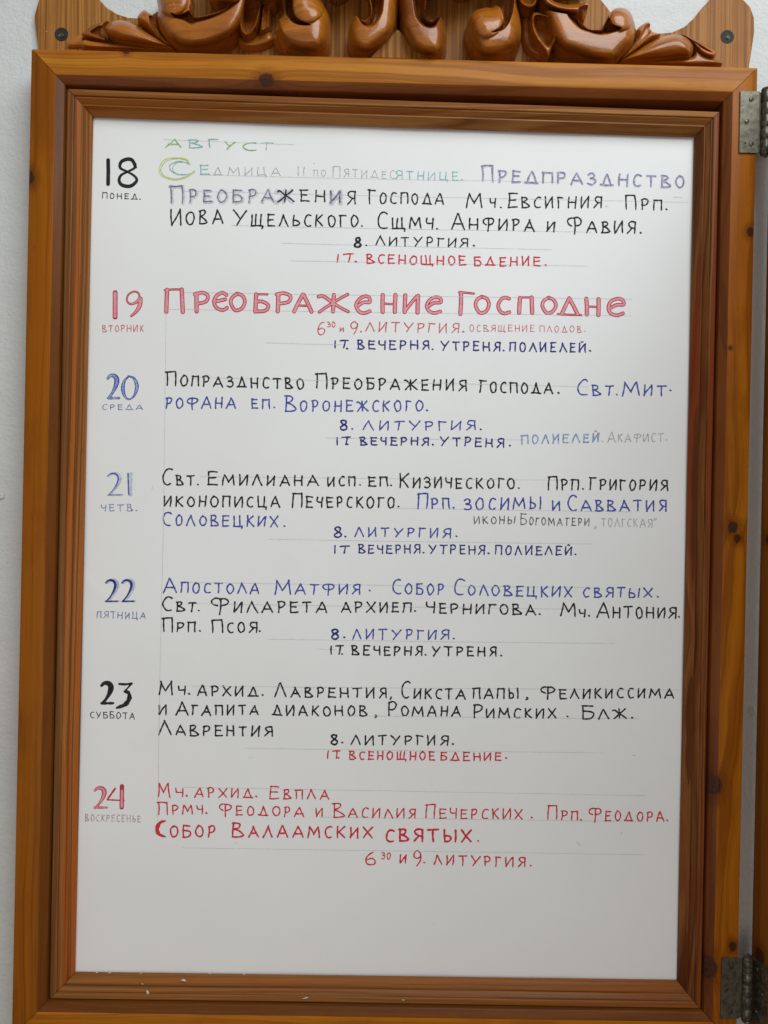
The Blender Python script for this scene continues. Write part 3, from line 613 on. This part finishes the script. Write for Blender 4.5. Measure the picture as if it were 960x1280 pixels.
line([REDI], None, ('17', 'n', 277, 433, 'n', 340, 433, 9.5), ('dot', 'n', 333, 433), ('ВСЕНОЩНОЕ', 'n', 387, 437, 'n', 812, 441, 10), ('БДЕНИЕ', 'n', 843, 441, 'o', 148, 354, 10), ('dot', 'o', 169, 347), w=1.9)
# 24
I = Ink()
two(I, 'p', 74, 60, 62, 100, 4.6, 0, 0); two(I, 'p', 74, 60, 62, 100, 2.4, 8, 1)
I.px([rg('p', 176, 62), rg('p', 138, 116)], 2.4, 2, 0); I.px([rg('p', 138, 118), rg('p', 222, 122)], 1.8, 3, 0)
I.px([rg('p', 210, 50), rg('p', 209, 157)], 5.6, 4, 0, press=False); I.px([rg('p', 210, 74), rg('p', 209, 153)], 3.0, 12, 1, press=False)
W(I, 'ВОСКРЕСЕНЬЕ', 'p', 28, 221, 'p', 303, 229, 7.8, w=1.0, mi=2)
I.done('date_heading', [DRED, PINK, MAUVE], 'red date 24 with faint weekday below')
line([REDI], None, ('М', 'p', 390, 103, 'p', 448, 103, 16.5), ('Ч', 'p', 476, 103, 'p', 514, 103, 10.5), ('dot', 'p', 534, 102), ('АРХИД', 'p', 575, 103, 'p', 862, 108, 11.5), ('dot', 'p', 881, 106), ('ЕВПЛА', 'p', 950, 114, 'q', 285, 117, 11.5, 15.5), w=1.8)
line([REDI], None, ('ПРМЧ', 'p', 388, 190, 'p', 612, 190, 10.5, 15), ('dot', 'p', 633, 188), ('ФЕОДОРА', 'p', 695, 193, 'q', 160, 203, 11.5, 14), ('И', 'q', 220, 204, 'q', 254, 204, 10), ('ВАСИЛИЯ', 'q', 305, 207, 'q', 718, 212, 11.5, 16), ('ПЕЧЕРСКИХ', 'q', 768, 210, 'r', 235, 173, 12, 17), ('dot', 'r', 272, 170), ('ПРП', 'r', 335, 173, 'r', 455, 177, 11, 17), ('dot', 'r', 468, 178), ('ФЕОДОРА', 'r', 500, 177, 'r', 800, 181, 11.5, 15), ('dot', 'r', 813, 180), w=1.8)
I = Ink()
W(I, 'ОБОР', 'p', 450, 304, 'p', 678, 303, 13.5, w=2.2); W(I, 'ВАЛААМСКИХ', 'p', 760, 303, 'q', 502, 312, 13.5, 17.5, w=2.2); W(I, 'СВЯТЫХ', 'q', 570, 327, 'r', 30, 263, 14.5, w=2.7); DOT(I, 'r', 57, 263)
I.px([rg('p', *p) for p in ((428, 224), (402, 232), (386, 262), (396, 290), (428, 303))], 4.0, 0, 0, lambda t: .45 + .9 * math.sin(t * 3.14), True)
I.done('handwritten_word', [REDI])
line([REDI], None, ('6', 'q', 466, 447, 'q', 516, 447, 16.5), ('30', 'q', 548, 415, 'q', 592, 416, 8, {'w': 1.4}), ('И', 'q', 641, 437, 'q', 672, 437, 10), ('9', 'q', 708, 446, 'q', 748, 446, 17), ('dot', 'q', 762, 438), ('ЛИТУРГИЯ', 'q', 808, 442, 'r', 245, 364, 11.5), ('dot', 'r', 267, 362), w=1.9)
# pencil guide lines
for a in ((205, 174.5, 368, 180.5), (250, 218.5, 600, 226), (600, 225, 700, 228), (230, 239, 860, 253), (290, 282, 740, 290), (352, 304, 690, 312), (362, 326, 735, 332.5), (225, 365.5, 790, 374), (205, 386.5, 790, 395), (333, 428.5, 430, 431),
          (240, 471.5, 735, 483.5), (408, 547.5, 655, 550), (250, 595.5, 720, 600.5), (490, 635, 790, 640), (336, 674, 740, 680), (225, 728, 730, 734.5), (235, 754.5, 720, 761.5), (336, 799, 768, 804.5), (396, 811, 420, 812),
          (240, 857.5, 850, 862.5), (430, 894.5, 800, 898.5), (306, 935.5, 755, 941), (230, 984, 808, 994.5), (400, 1021.5, 800, 1027), (228, 1059.5, 806, 1068.5), (207.5, 372, 204.5, 640), (204.5, 640, 199.5, 860), (199.5, 860, 197, 1030)):
    I = Ink(); I.px([(a[0], a[1]), ((a[0] + a[2]) / 2, (a[1] + a[3]) / 2 + .3), (a[2], a[3])], .62, 0, 0, None, False, True, 12.0)
    I.done('pencil_guide_line', [GUIDE])
# stray marks
for (u, v, a, b, w_) in ((722, 1053, 3, 4, 1.1), (776, 1043, 2, -3, .9), (791, 944, 3, 0, 1.1), (190, 612, .5, -4, .6), (312, 947, 2, 1, .7), (316, 946, 1, 1, .8), (841, 246.5, 12, .8, 1.0), (392, 204, 1, 0, 1.0), (295, 1053, 1, 2, .7), (540, 1155, 2, .4, .6)):
    I = Ink(); I.px([(u, v), (u + a, v + b)], w_); I.done('stray_mark', [GUIDE])

# ------------------------------------------------------------------ hinges
g = G('worn_steel'); a = g.noise(g.co, 180.0, 4, .65); b = g.noise(g.co, 45.0, 3, .6); c = g.noise(g.co, 420.0, 3, .6)
mc = g.mix(g.ss(a, .4, .68), (.135, .120, .085), (.065, .055, .036)); mc = g.mix(g.m('MULTIPLY', g.ss(b, .55, .7), .6), mc, (.07, .045, .020)); mc = g.mix(g.ss(c, .66, .72), mc, (.012, .010, .010))
g.bump(g.m('ADD', a, c), .0002, .5)
STEEL = g.set(Base_Color=mc, Metallic=.55, Roughness=.42)
g = G('dark_steel'); a = g.noise(g.co, 260.0, 4, .65)
DSTEEL = g.set(Base_Color=g.mix(g.ss(a, .4, .7), (.06, .054, .042), (.20, .175, .12)), Metallic=.6, Roughness=.34)
BLK = G('screw_slot').set(Base_Color=(.012, .010, .009), Roughness=.7)
AXX, AXY = .3700, -.0390
TH = math.radians(76); DU = Vector((math.cos(TH), -math.sin(TH), 0)); DN = Vector((-math.sin(TH), -math.cos(TH), 0))   # along the door / out of its inner face
P0 = Vector((.3772, -.0310, BZ))
DT = Matrix(((DU.x, DN.x, 0, P0.x), (DU.y, DN.y, 0, P0.y), (0, 0, 1, P0.z), (0, 0, 0, 1)))
def screw(parent, px_, pz_, T=None, r=.0021, d=.0378):
    mb = MB()
    mb.lathe([(r * 1.25, 0), (r * 1.2, -.00025), (r, -.0001), (r * .92, -.00045), (r * .5, -.0007), (r * .1, -.00075)], (px_, -d, pz_), (0, 1, 0), 16)
    for a_ in (0, math.pi / 2):
        M = Matrix.Translation((px_, -d - .00078, pz_)) @ Matrix.Rotation(a_ + px_ * 90, 4, 'Y')
        mb.box(-r * .6, r * .6, -.00006 - a_ * .00002, .0002, -r * .11, r * .11, 1, M)
    if T: mb.v = [tuple(T @ Vector(v)) for v in mb.v]
    o = mb.build('screw', [DSTEEL, BLK], parent); smooth_by_angle(o, 40); return o
def hinge(u0, v0, u1, v1, screws, hole=None):
    a = at(u0, v0, .0375); b = at(u1, v1, .0375)
    zt, zb = a.z, b.z; xl = a.x; xr = .3640
    mb = MB(); mb.box(xl, xr, -.0377, -.0361, zb, zt); mb.box(xr, AXX, -.0377, -.0361, zb + .001, zt - .001)
    leaf = mb.build('hinge', STEEL, frame); bevel(leaf, .0003)
    for (u, v) in screws:
        p = at(u, v, .0378); screw(leaf, p.x, p.z)
    if hole:
        p = at(*hole, .0378); mb = MB(); mb.lathe([(.0010, 0), (.0010, -.00012)], (p.x, -.0377, p.z), (0, 1, 0), 10); mb.build('screw_hole', BLK, leaf)
    H = zt - zb; n = 5; r = .0049
    for k in range(n):
        z0 = zb + H * k / n + .0002; z1 = zb + H * (k + 1) / n - .0002
        mb = MB(); mb.lathe([(r * .93, z0), (r, z0 + .0005), (r, z1 - .0005), (r * .93, z1)], (AXX, AXY, 0), (0, 0, 1), 24)
        o = mb.build('knuckle', DSTEEL, leaf); smooth_by_angle(o, 40)
    mb = MB(); mb.lathe([(r * .9, zt), (r * 1.02, zt + .0006), (r * .9, zt + .002), (r * .35, zt + .003)], (AXX, AXY, 0), (0, 0, 1), 24)
    mb.lathe([(r * .35, zb - .003), (r * .9, zb - .002), (r * 1.02, zb - .0006), (r * .9, zb)], (AXX, AXY, 0), (0, 0, 1), 24)
    o = mb.build('pin', DSTEEL, leaf); smooth_by_angle(o, 40)
    return zb, zt
hz1 = hinge(925.5, 113.5, 946, 191.5, ((939.5, 124), (933.8, 152), (939.3, 180.3)), (931.5, 179))
hz2 = hinge(902.5, 1197.5, 923, 1273, ((915.5, 1208.5), (908, 1237), (913, 1265)))

# ------------------------------------------------------------------ the glazed door, swung open towards the viewer
door = thing('glazed_door', 'glazed pine door of the notice board standing open at the right', 'cabinet door', (P0.x, P0.y, BZ - .4915))
def dz(u, v, du):          # knot on the door's inner face
    p = at(u, v, .031); return (P0.x, p.z)
def wdoor(axis, kn=()):
    return wood('door_pine', (.28, .095, .012), (.17, .05, .008), (.24, .06, .008), axis, 90, .5, kn, warp=.7, T=None)
# the door's wood is looked up in the plane of the door through its own local frame
door_parts = []
kn = [(.020, at(957, 662, .03).z - BZ, .0050), (.012, at(957, 674, .03).z - BZ, .0040), (.012, at(945, 1186, .03).z - BZ, .0070)]
DW, DHh, TK, SW = .72, .4915, .032, .062
def dboard(name, x0, x1, z0, z1, mat):
    mb = MB(); mb.box(x0, x1, -TK, 0, z0, z1)
    o = mb.build(name, mat); o.matrix_world = DT; bevel(o, .0015, 2)
    o.parent = door; o.matrix_parent_inverse = door.matrix_world.inverted(); return o
st = dboard('stile', 0, SW, -DHh, DHh, wdoor('z', kn)); dboard('stile', DW - SW, DW, -DHh, DHh, wdoor('z'))
dboard('rail', SW + .0002, DW - SW - .0002, DHh - SW, DHh, wdoor('x')); dboard('rail', SW + .0002, DW - SW - .0002, -DHh, -DHh + SW, wdoor('x'))
gl = bpy.data.materials.new('window_glass'); gl.use_nodes = True; nt = gl.node_tree; nt.nodes.clear()
out = nt.nodes.new('ShaderNodeOutputMaterial'); mx = nt.nodes.new('ShaderNodeMixShader'); tr = nt.nodes.new('ShaderNodeBsdfTransparent'); gs = nt.nodes.new('ShaderNodeBsdfGlossy'); fr = nt.nodes.new('ShaderNodeFresnel')
tr.inputs[0].default_value = (.96, .98, .97, 1); gs.inputs['Roughness'].default_value = .02; fr.inputs[0].default_value = 1.45
nt.links.new(fr.outputs[0], mx.inputs[0]); nt.links.new(tr.outputs[0], mx.inputs[1]); nt.links.new(gs.outputs[0], mx.inputs[2]); nt.links.new(mx.outputs[0], out.inputs[0])
mb = MB(); mb.box(SW - .003, DW - SW + .003, -.018, -.014, -DHh + SW - .003, DHh - SW + .003)
o = mb.build('glass_pane', gl); o.matrix_world = DT; o.parent = door; o.matrix_parent_inverse = door.matrix_world.inverted()
for (zb, zt) in (hz1, hz2):
    mb = MB(); mb.box(-.0035, .0235, .0001, .0017, zb - BZ, zt - BZ)
    o = mb.build('hinge', DSTEEL); o.matrix_world = DT; bevel(o, .0003); o.parent = door; o.matrix_parent_inverse = door.matrix_world.inverted()
    for (a_, f_) in ((.010, .15), (.017, .5), (.010, .85)):
        T = DT @ Matrix(((1, 0, 0, 0), (0, -1, 0, 0), (0, 0, -1, 0), (0, 0, 0, 1)))
        screw(o, a_, -(zb + (zt - zb) * f_ - BZ), T, .0021, .0017)

# ------------------------------------------------------------------ carved crest
crest = thing('carved_crest', 'carved pine crest of scrolls and leaves on a plank above the frame', 'carved ornament', (0, -.010, BZ + .4915))
BD = .0060
CRW = wood('crest_plank_pine', (.44, .190, .040), (.22, .075, .012), (.33, .115, .018), 'z', 300, .75, (), rough=.4, warp=.25, redamt=.4, bumpd=.0003)
def bp(u, v, d=BD): p = at(u, v, d); return (p.x, p.z)
top = [(-.3665, .60)]
outl = [(-.3665, BZ + .492)]
outl += [bp(42.5, 20), (-.3655, BZ + .575), (-.360, BZ + .592), (-.345, BZ + .600), (-.325, BZ + .598)]
outl += [bp(118, -12), bp(125, 0), bp(133, 9), bp(146, 17), bp(160, 21.5), bp(176, 22.5), bp(190, 18), bp(206, 8), bp(222, -8), bp(245, -30)]
outl += [(-.145, BZ + .61), (-.09, BZ + .64), (-.04, BZ + .66), (0, BZ + .668), (.04, BZ + .66), (.09, BZ + .64), (.145, BZ + .61)]
outl += [bp(725, -30), bp(741, -12), bp(752, 0), bp(764, 15), bp(782, 30), bp(800, 39), bp(822, 41.5), bp(840, 40), bp(856, 33), bp(868, 22), bp(878, 9), bp(888, -1), bp(893, -8)]
outl += [(.325, BZ + .588), (.338, BZ + .586), bp(922, -7), bp(930, 0), bp(938, 8), bp(943, 22), bp(943.3, 40), (.3655, BZ + .492)]
g_ = CRW
def prism(name, pts, d0, d1, mat, parent, bev=.0025):
    n = len(pts); vs = [(x, -d0, z) for x, z in pts] + [(x, -d1, z) for x, z in pts]
    fs = [tuple(range(n)), tuple(range(n, 2 * n))[::-1]] + [(k, (k + 1) % n, n + (k + 1) % n, n + k)[::-1] for k in range(n)]
    o = mesh_obj(name, vs, fs, mat, parent)
    import bmesh
    bm = bmesh.new(); bm.from_mesh(o.data); bmesh.ops.recalc_face_normals(bm, faces=bm.faces); bm.to_mesh(o.data); bm.free()
    b = bevel(o, bev, 3, 50); smooth_by_angle(o, 40); return o
prism('back_plank', outl, .0005, BD, CRW, crest, .0018)
CW = [wood('carved_pine', (.47, .150, .012), (.24, .060, .006), (.21, .046, .009), 'x', 110, .45, (), rough=.34, coat=.5, coatr=.12, tool=.0012, warp=.5, spec=.25, patch=.6, lateamt=.2, redamt=.55, seed=3.0 + 7 * k, bumpd=.0001) for k in range(3)]

import numpy as np
def inside_dist(poly, X, Y):
    """signed distance (photo px) to a smooth closed outline, positive inside"""
    P = np.array(poly); n = len(P); d2 = np.full(X.shape, 1e9); wn = np.zeros(X.shape, bool)
    for i in range(n):
        ax, ay = P[i]; bx, by = P[(i + 1) % n]; ex, ey = bx - ax, by - ay
        t = np.clip(((X - ax) * ex + (Y - ay) * ey) / (ex * ex + ey * ey + 1e-9), 0, 1)
        d2 = np.minimum(d2, (X - ax - t * ex) ** 2 + (Y - ay - t * ey) ** 2)
        c = ((ay > Y) != (by > Y)) & (X < (bx - ax) * (Y - ay) / ((by - ay) if by != ay else 1e-9) + ax); wn ^= c
    return np.where(wn, 1, -1) * np.sqrt(d2)
def closed(pts, n=5):
    m = len(pts); out = []
    for i in range(m):
        p0, p1, p2, p3 = pts[i - 1], pts[i], pts[(i + 1) % m], pts[(i + 2) % m]
        for k in range(n):
            t = k / n
            out.append(tuple(.5 * (2 * b + (c - a) * t + (2 * a - 5 * b + 4 * c - d) * t * t + (3 * b - a - 3 * c + d) * t ** 3) for a, b, c, d in zip(p0, p1, p2, p3)))
    return out
def relief(name, outline, D, r, k=0, grooves=(), tilt=(0, 0), base=0.0, step=.56, crown=0.0, eyes=(), body=None):
    """carved piece in relief on the plank: outline in photo points, D mm proud of the plank, edges rounded over r, grooves cut into it"""
    D *= .88
    O = closed(outline); A = np.array(O)
    x0, y0 = A.min(0) - 1.5; x1, y1 = A.max(0) + 1.5
    nx = int((x1 - x0) / step) + 1; ny = int((y1 - y0) / step) + 1
    U, V = np.meshgrid(np.linspace(x0, x1, nx), np.linspace(y0, y1, ny))
    s_ = inside_dist(O, U, V)
    sb = inside_dist(closed(body), U, V) if body else s_       # the side of a trough is cut sharp, the others are rounded over
    q = np.clip(sb / r, 0, 1)
    h = D * (.10 + .90 * np.sqrt(np.clip(1 - (1 - q) ** 2.2, 0, 1)))
    qc = np.clip(sb / (r * 1.6), 0, 1); h += crown * qc * qc * (3 - 2 * qc)
    hb = h.copy(); wi = np.clip((s_ - .8) / 4.0, 0, 1) if not body else np.clip((np.minimum(s_ + 6, sb) - .8) / 4.0, 0, 1)
    for _ in range(int(9 * .62 / step)):
        hb = (hb + np.roll(hb, 1, 0) + np.roll(hb, -1, 0) + np.roll(hb, 1, 1) + np.roll(hb, -1, 1)) / 5
    h = h * (1 - wi) + hb * wi
    h += tilt[0] * (U - A[:, 0].mean()) + tilt[1] * (V - A[:, 1].mean())
    for (cx_, cy_, ra, hh) in eyes:
        dd = np.hypot(U - cx_, V - cy_) / ra
        h += np.where(dd < 1, hh * np.sqrt(np.clip(1 - dd ** 3.0, 0, 1)), 0)
    for (gp, dep, soft) in grooves:
        sg = inside_dist(closed(gp), U, V)
        t = np.clip(sg / soft, 0, 1); h -= dep * np.sin(t * np.pi / 2)
    h = np.maximum(h, 1.0)
    ins = s_ > -.75
    h = np.where(s_ > 0, h, 0)
    # every point keeps the place the photograph gives it at its own distance from the wall
    dep = (BD - .0015) + h * .001
    de = np.maximum(dep, BD + .55 * D * .001)
    ru, rv = (U - 480) / 962.0, -(V - 640) / 962.0
    rx = m3[0][0] * ru + m3[0][1] * rv - m3[0][2]; ry = m3[1][0] * ru + m3[1][1] * rv - m3[1][2]; rz = m3[2][0] * ru + m3[2][1] * rv - m3[2][2]
    kk = (-de - CAM.y) / ry
    Xw = CAM.x + rx * kk; Zw = CAM.z + rz * kk
    # pull the first ring outside exactly onto the outline so that the edge is clean
    gy, gx = np.gradient(s_, (y1 - y0) / (ny - 1), (x1 - x0) / (nx - 1))
    near = np.abs(s_) < step * .55
    cs = .00075
    Xw = np.where(near, Xw - gx * s_ * cs, Xw); Zw = np.where(near, Zw + gy * s_ * cs, Zw)
    Zw = np.where(dep < .0385, np.maximum(Zw, BZ + .4919 + (.0385 - dep) * .02), Zw)
    idx = -np.ones(U.shape, int); sel = np.argwhere(ins); vs = []
    for n_, (j, i) in enumerate(sel):
        idx[j, i] = n_; vs.append((float(Xw[j, i]), -(BD - .0015 + float(h[j, i]) * .001), float(Zw[j, i])))
    fs = []
    for j in range(ny - 1):
        for i in range(nx - 1):
            a_, b_, c_, d_ = idx[j, i], idx[j, i + 1], idx[j + 1, i + 1], idx[j + 1, i]
            if min(a_, b_, c_, d_) >= 0: fs.append((int(d_), int(c_), int(b_), int(a_)))
    o = mesh_obj(name, vs, fs, CW[k % 3], crest); smooth_by_angle(o, 62)
    sm = o.modifiers.new('soften', 'SMOOTH'); sm.factor = .5; sm.iterations = 1
    return o
# ---- left half
relief('leaf', [(179, 11), (187, 15), (193, 20), (196, 33), (203, 44), (218, 58), (206, 56), (196, 46), (183, 34), (170, 23)], 20, 7, 2, [([(186, 20), (193, 22), (197, 36), (204, 48), (196, 44), (188, 32)], 7, 3)])
relief('scroll', [(198, -18), (195, 8), (194.5, 22), (198, 34), (206, 46), (221, 57), (237, 60.5), (257, 58.5), (275, 53), (292, 45), (300, 30), (304, 8), (312, -18), (300, -18), (293, 2), (283, 9), (272, 14), (262, 17), (250, 20), (242, 20), (237, 12), (238, 2), (234, -18)], 38, 13, 0,
       [([(206, 20), (216, 21), (227, 19), (236, 13), (243, 20), (262, 17), (284, 8), (296, -2), (299, 2), (286, 13), (272, 21), (258, 26), (246, 29), (238, 31), (229, 26), (216, 22)], 18, 4.5), ([(213, 16), (222, 18.5), (234, 15), (232, 20), (220, 21.5)], 14, 2)], tilt=(.05, .05), crown=3, eyes=[(215, -1, 20.5, 6)], body=[(198, -40), (195, 8), (194.5, 22), (198, 34), (206, 46), (221, 57), (237, 60.5), (257, 58.5), (275, 53), (292, 45), (303, 30), (312, 8), (320, -40)])
relief('leaf', [(101, 41.6), (109, 35), (117.5, 30), (127, 26), (136, 24.5), (131, 31), (129, 37), (131, 45), (134, 52), (124, 51), (112, 49), (104, 46.5)], 17, 6, 1, [([(112, 40), (124, 32), (128, 34), (127, 42), (130, 49), (120, 46)], 7, 5)])
relief('leaf', [(85, 50), (92, 45.5), (100, 41.8), (105, 48), (108, 57.5), (96, 58.5), (84, 58)], 7, 6, 2)
relief('leaf', [(130.5, 33), (138, 26), (150, 23.8), (160, 26), (171, 31), (184, 39), (203, 50), (220, 60), (200, 59.5), (176, 56.5), (152, 52.5), (138, 47), (131, 40)], 27, 9, 0, tilt=(-.04, -.1), crown=4)
relief('leaf', [(104, 49), (118, 51), (134, 53), (152, 54.5), (180, 58), (220, 60.5), (200, 63), (150, 62), (104, 60)], 18, 5, 2)
relief('leaf', [(262, -20), (350, -20), (346, -4), (338, 3), (322, 1), (308, 3), (296, 7), (282, 5), (268, 3)], 44, 9, 1)
relief('petal', [(297.5, 26), (300, 12), (305, -2), (312, -16), (326, -16), (328, 4), (324, 26), (318, 40), (309, 46.5), (302, 43), (298, 35)], 33, 4, 0, [([(301, 26), (303, 12), (309, -4), (314, -14), (324, -14), (325, 4), (321, 24), (316, 36), (309, 43), (303, 38)], 19, 5.5)])
relief('petal', [(328, 6), (338, 6), (337, 22), (337, 34), (331, 38), (324, 41), (326, 24)], 27, 4, 1, [([(330, 8), (336, 8), (335, 24), (334, 33), (328, 37), (328, 24)], 8, 4)])
relief('petal', [(296, 40), (302, 45), (309, 49), (318, 45), (325, 40), (334, 36), (342, 42), (343, 50), (337, 56), (322, 60.5), (306, 60), (297, 54)], 13, 9, 2)
relief('volute', [(349, -20), (351, 4), (352, 16), (345, 24), (339, 33), (340, 46), (352, 58), (368, 64.5), (387, 66.5), (402, 64.5), (410, 55), (413, 40), (413, 20), (407, 5), (398, -6), (392, -20)], 44, 17, 2,
       [([(357, -16), (368, -16), (366, 0), (367, 14), (373, 24), (388, 30.6), (377, 31.5), (366, 28), (358, 18), (355, 4)], 36, 2.2), ([(339, 26), (348, 24), (354, 40), (362, 54), (352, 60), (338, 52)], 8, 6)], tilt=(.04, .0), crown=4, eyes=[(385, 8, 20.5, 4.5)])
relief('scroll', [(445, 19.3), (438, 24.5), (434.5, 32), (434, 44), (437, 56), (446, 64), (458, 67), (470, 62.5), (485, 51), (494, 39), (497.6, 18), (498, -20), (462, -20), (463.5, 8), (462, 19), (456, 25), (450, 23)], 46, 15, 1,
       [([(445.5, 19), (450, 28), (458, 34), (467, 32), (475, 22), (479, 8), (479, -22), (461, -22), (463, 12), (460, 22), (454, 25)], 27, 6)], crown=3, body=[(443, 3), (438, 22), (434.5, 32), (434, 44), (437, 56), (446, 64), (458, 67), (470, 62.5), (485, 51), (494, 39), (497.6, 18), (498, -44), (448, -44)])
# ---- right half
relief('scroll', [(498.6, -20), (499, 18), (502, 40), (511, 58), (522, 66.5), (534, 70), (548, 70.5), (556, 63), (560, 47), (559, 33), (550, 20), (545, 23), (540, 25), (534, 23), (531, 16), (532, -20)], 46, 15, 2,
       [([(516, -22), (517.5, 13), (523, 27), (533, 34.5), (543, 34), (548, 27), (550.5, 20), (543, 25), (535, 24), (531, 14), (533, -22)], 27, 6)], crown=3, body=[(498.6, -44), (499, 18), (502, 40), (511, 58), (522, 66.5), (534, 70), (548, 70.5), (556, 63), (560, 47), (559, 33), (553, 16), (549, 0), (545, -44)])
relief('volute', [(583, 34), (585.5, 20), (594, 11), (607, 7), (616, 5), (618, -20), (646, -20), (649, 3), (653, 24), (654, 42), (648, 58), (638, 67), (626, 71.5), (608, 72.8), (595, 66), (586.5, 50)], 44, 17, 0,
       [([(616, 2), (619, -22), (642, -22), (642, 8), (639, 22), (634, 32), (627, 38), (614, 40.8), (623, 35.5), (628.3, 29), (629, 20), (625, 10)], 36, 3)], tilt=(-.03, 0), crown=4, eyes=[(607.5, 27, 20.5, 4.5)])
relief('petal', [(651, 26), (658, 20), (664, 24), (668, 46), (678, 62), (684, 73), (670, 71), (657, 62), (652, 46)], 11, 8, 2)
relief('petal', [(662.5, 24), (665, 16), (671, 14), (684, 17), (695, 21.7), (699, 34), (696.5, 50), (691, 60), (685.5, 75), (680, 65), (668.5, 49), (663, 35)], 35, 4, 1, [([(666.5, 24), (671, 18), (684, 21), (693, 27), (695.5, 38), (692.5, 50), (688, 59), (682, 58), (673, 47), (667, 34)], 18, 5.5)])
relief('petal', [(645, -20), (674, -20), (673, 2), (666, 11), (656, 10), (648, 2)], 38, 4, 2, [([(649, -18), (670, -18), (669, 1), (664, 7), (657, 6), (651, 0)], 12, 5)])
relief('scroll', [(678, 14), (698, 15), (710, 17), (720, 20), (730, 31), (740, 36), (754, 35), (759, 27), (761, 18), (766, 12), (773, 9), (783, 10), (791, 17), (796.5, 30), (797, 42), (792, 54), (781, 65), (768, 76.5), (745, 75.5), (720, 68.5), (700, 60), (688, 40)], 38, 13, 1,
       [([(709, 18), (720, 19), (730, 31), (740, 36), (755, 35), (760, 26), (766, 31), (777, 35), (765, 41), (750, 43.5), (735, 40), (722, 34)], 19, 3.4), ([(755, 36), (761, 22), (766, 30), (777, 35.3), (766, 39.5)], 16, 2)], tilt=(-.04, .05), crown=3, eyes=[(777, 24, 14.5, 5)], body=[(672, -10), (688, 40), (700, 60), (720, 68.5), (745, 75.5), (768, 76.5), (781, 65), (792, 54), (797, 42), (796.5, 30), (791, 15), (783, 6), (773, -2), (755, -16), (700, -18)])
relief('leaf', [(672, -20), (684, -20), (690, -3), (705, 3.5), (722, 3), (734, 2), (736.5, 8), (731, 25), (722, 19), (707, 17), (692, 13), (678, 4)], 46, 7, 0, [([(724, 9), (735, 7), (731, 26), (722, 20)], 16, 4)])
relief('leaf', [(812, 26), (816, 38), (827, 42), (812, 52), (795, 64), (774, 77), (786, 62), (796, 48), (797, 34)], 20, 6, 2, [([(806, 33), (813, 30), (813, 42), (798, 56), (786, 66), (797, 50)], 7, 3)])
relief('leaf', [(775, 76.5), (798, 60), (817, 49), (832, 43.5), (846, 41.5), (857, 45), (865, 52), (868, 60), (865, 70), (849, 71.5), (820, 74.5)], 27, 9, 0, tilt=(.05, -.12), crown=4)
relief('leaf', [(850, 41.5), (868, 47), (883, 56), (896, 64.5), (892, 72), (878, 67.5), (868, 57), (859, 48)], 19, 4, 1, [([(862, 48), (880, 58), (892, 66), (880, 63), (869, 54)], 4, 3)])
relief('leaf', [(780, 77.5), (820, 75), (849, 72), (866, 70), (869, 60), (880, 68), (893, 73), (904, 80), (870, 81.5), (800, 79.5)], 15, 5, 2)
# unseen carving added above the view, to cast shade on the plank below
def off(pts, dx): return [(1001 - u + dx, v + 8) for u, v in pts]
LW = [(258, -40), (262, -78), (290, -112), (335, -128), (378, -118), (402, -88), (404, -56), (388, -34), (366, -30), (352, -44), (340, -36), (312, -28), (280, -28)]
LG1 = [(352, -44), (344, -60), (348, -80), (366, -90), (384, -80), (386, -66), (380, -76), (366, -82), (355, -74), (353, -60), (360, -46)]
LG2 = [(276, -46), (282, -74), (304, -98), (334, -110), (356, -106), (334, -102), (308, -88), (292, -68), (286, -44)]
relief('scroll', LW, 52, 12, 2, [(LG1, 26, 3), (LG2, 13, 5)], crown=3, eyes=[(370, -64, 14, 5)], step=.9)
relief('scroll', off(LW, 0), 52, 12, 1, [(off(LG1, 0), 26, 3), (off(LG2, 0), 13, 5)], crown=3, eyes=[(631, -56, 14, 5)], step=.9)
relief('leaf', [(404, -40), (420, -70), (455, -96), (500, -112), (546, -94), (582, -66), (600, -36), (592, -20), (575, -16), (556, -26), (530, -16), (498, -22), (466, -16), (444, -24), (424, -12), (410, -18)], 50, 10, 1,
       [([(496, -26), (499, -104), (505, -104), (503, -26)], 12, 3), ([(446, -28), (452, -60), (478, -90), (470, -62), (456, -28)], 10, 5), ([(546, -28), (542, -60), (520, -90), (528, -62), (538, -28)], 10, 5)], crown=3, step=.9)
prism('wedge', [bp(497, 36, .026), bp(462, 72, .026), bp(536, 74, .026)], BD - .001, .026, CRW, crest, .001)
# fixing screws in the plank
for (u, v) in ((77, 43), (909, 46)):
    p = at(u, v, BD)
    mb = MB(); mb.lathe([(.0070, 0), (.0068, -.0002), (.0052, -.0003), (.0048, -.0001)], (p.x, -BD - .0003, p.z), (0, 1, 0), 20)
    o = mb.build('screw_hole', BLK, crest)
    screw(o, p.x + .0005, p.z - .0012, None, .0019, BD + .0006)
# dust and paint specks
I2 = MB()
for _ in range(46):
    if _ % 2: u, v = R_.choice([(213, 2), (205, 8), (225, 6), (170, 32), (150, 25), (118, 27)]); u += R_.uniform(-9, 9); v += R_.uniform(-5, 5); dd = .0605
    else: u, v = R_.choice([(842, 40), (870, 52), (780, 22), (730, 6), (80, 40), (65, 38), (882, 12)]); u += R_.uniform(-8, 8); v += R_.uniform(-5, 5); dd = .0605
    p = at(u, v, dd if 140 < u < 830 else BD + .0002); r = R_.uniform(.0002, .0005)
    I2.lathe([(r, 0), (r * .6, -r * .7)], tuple(p), (0, 1, 0), 6)
o = I2.build('dust_specks', FLK, crest); o['kind'] = 'stuff'
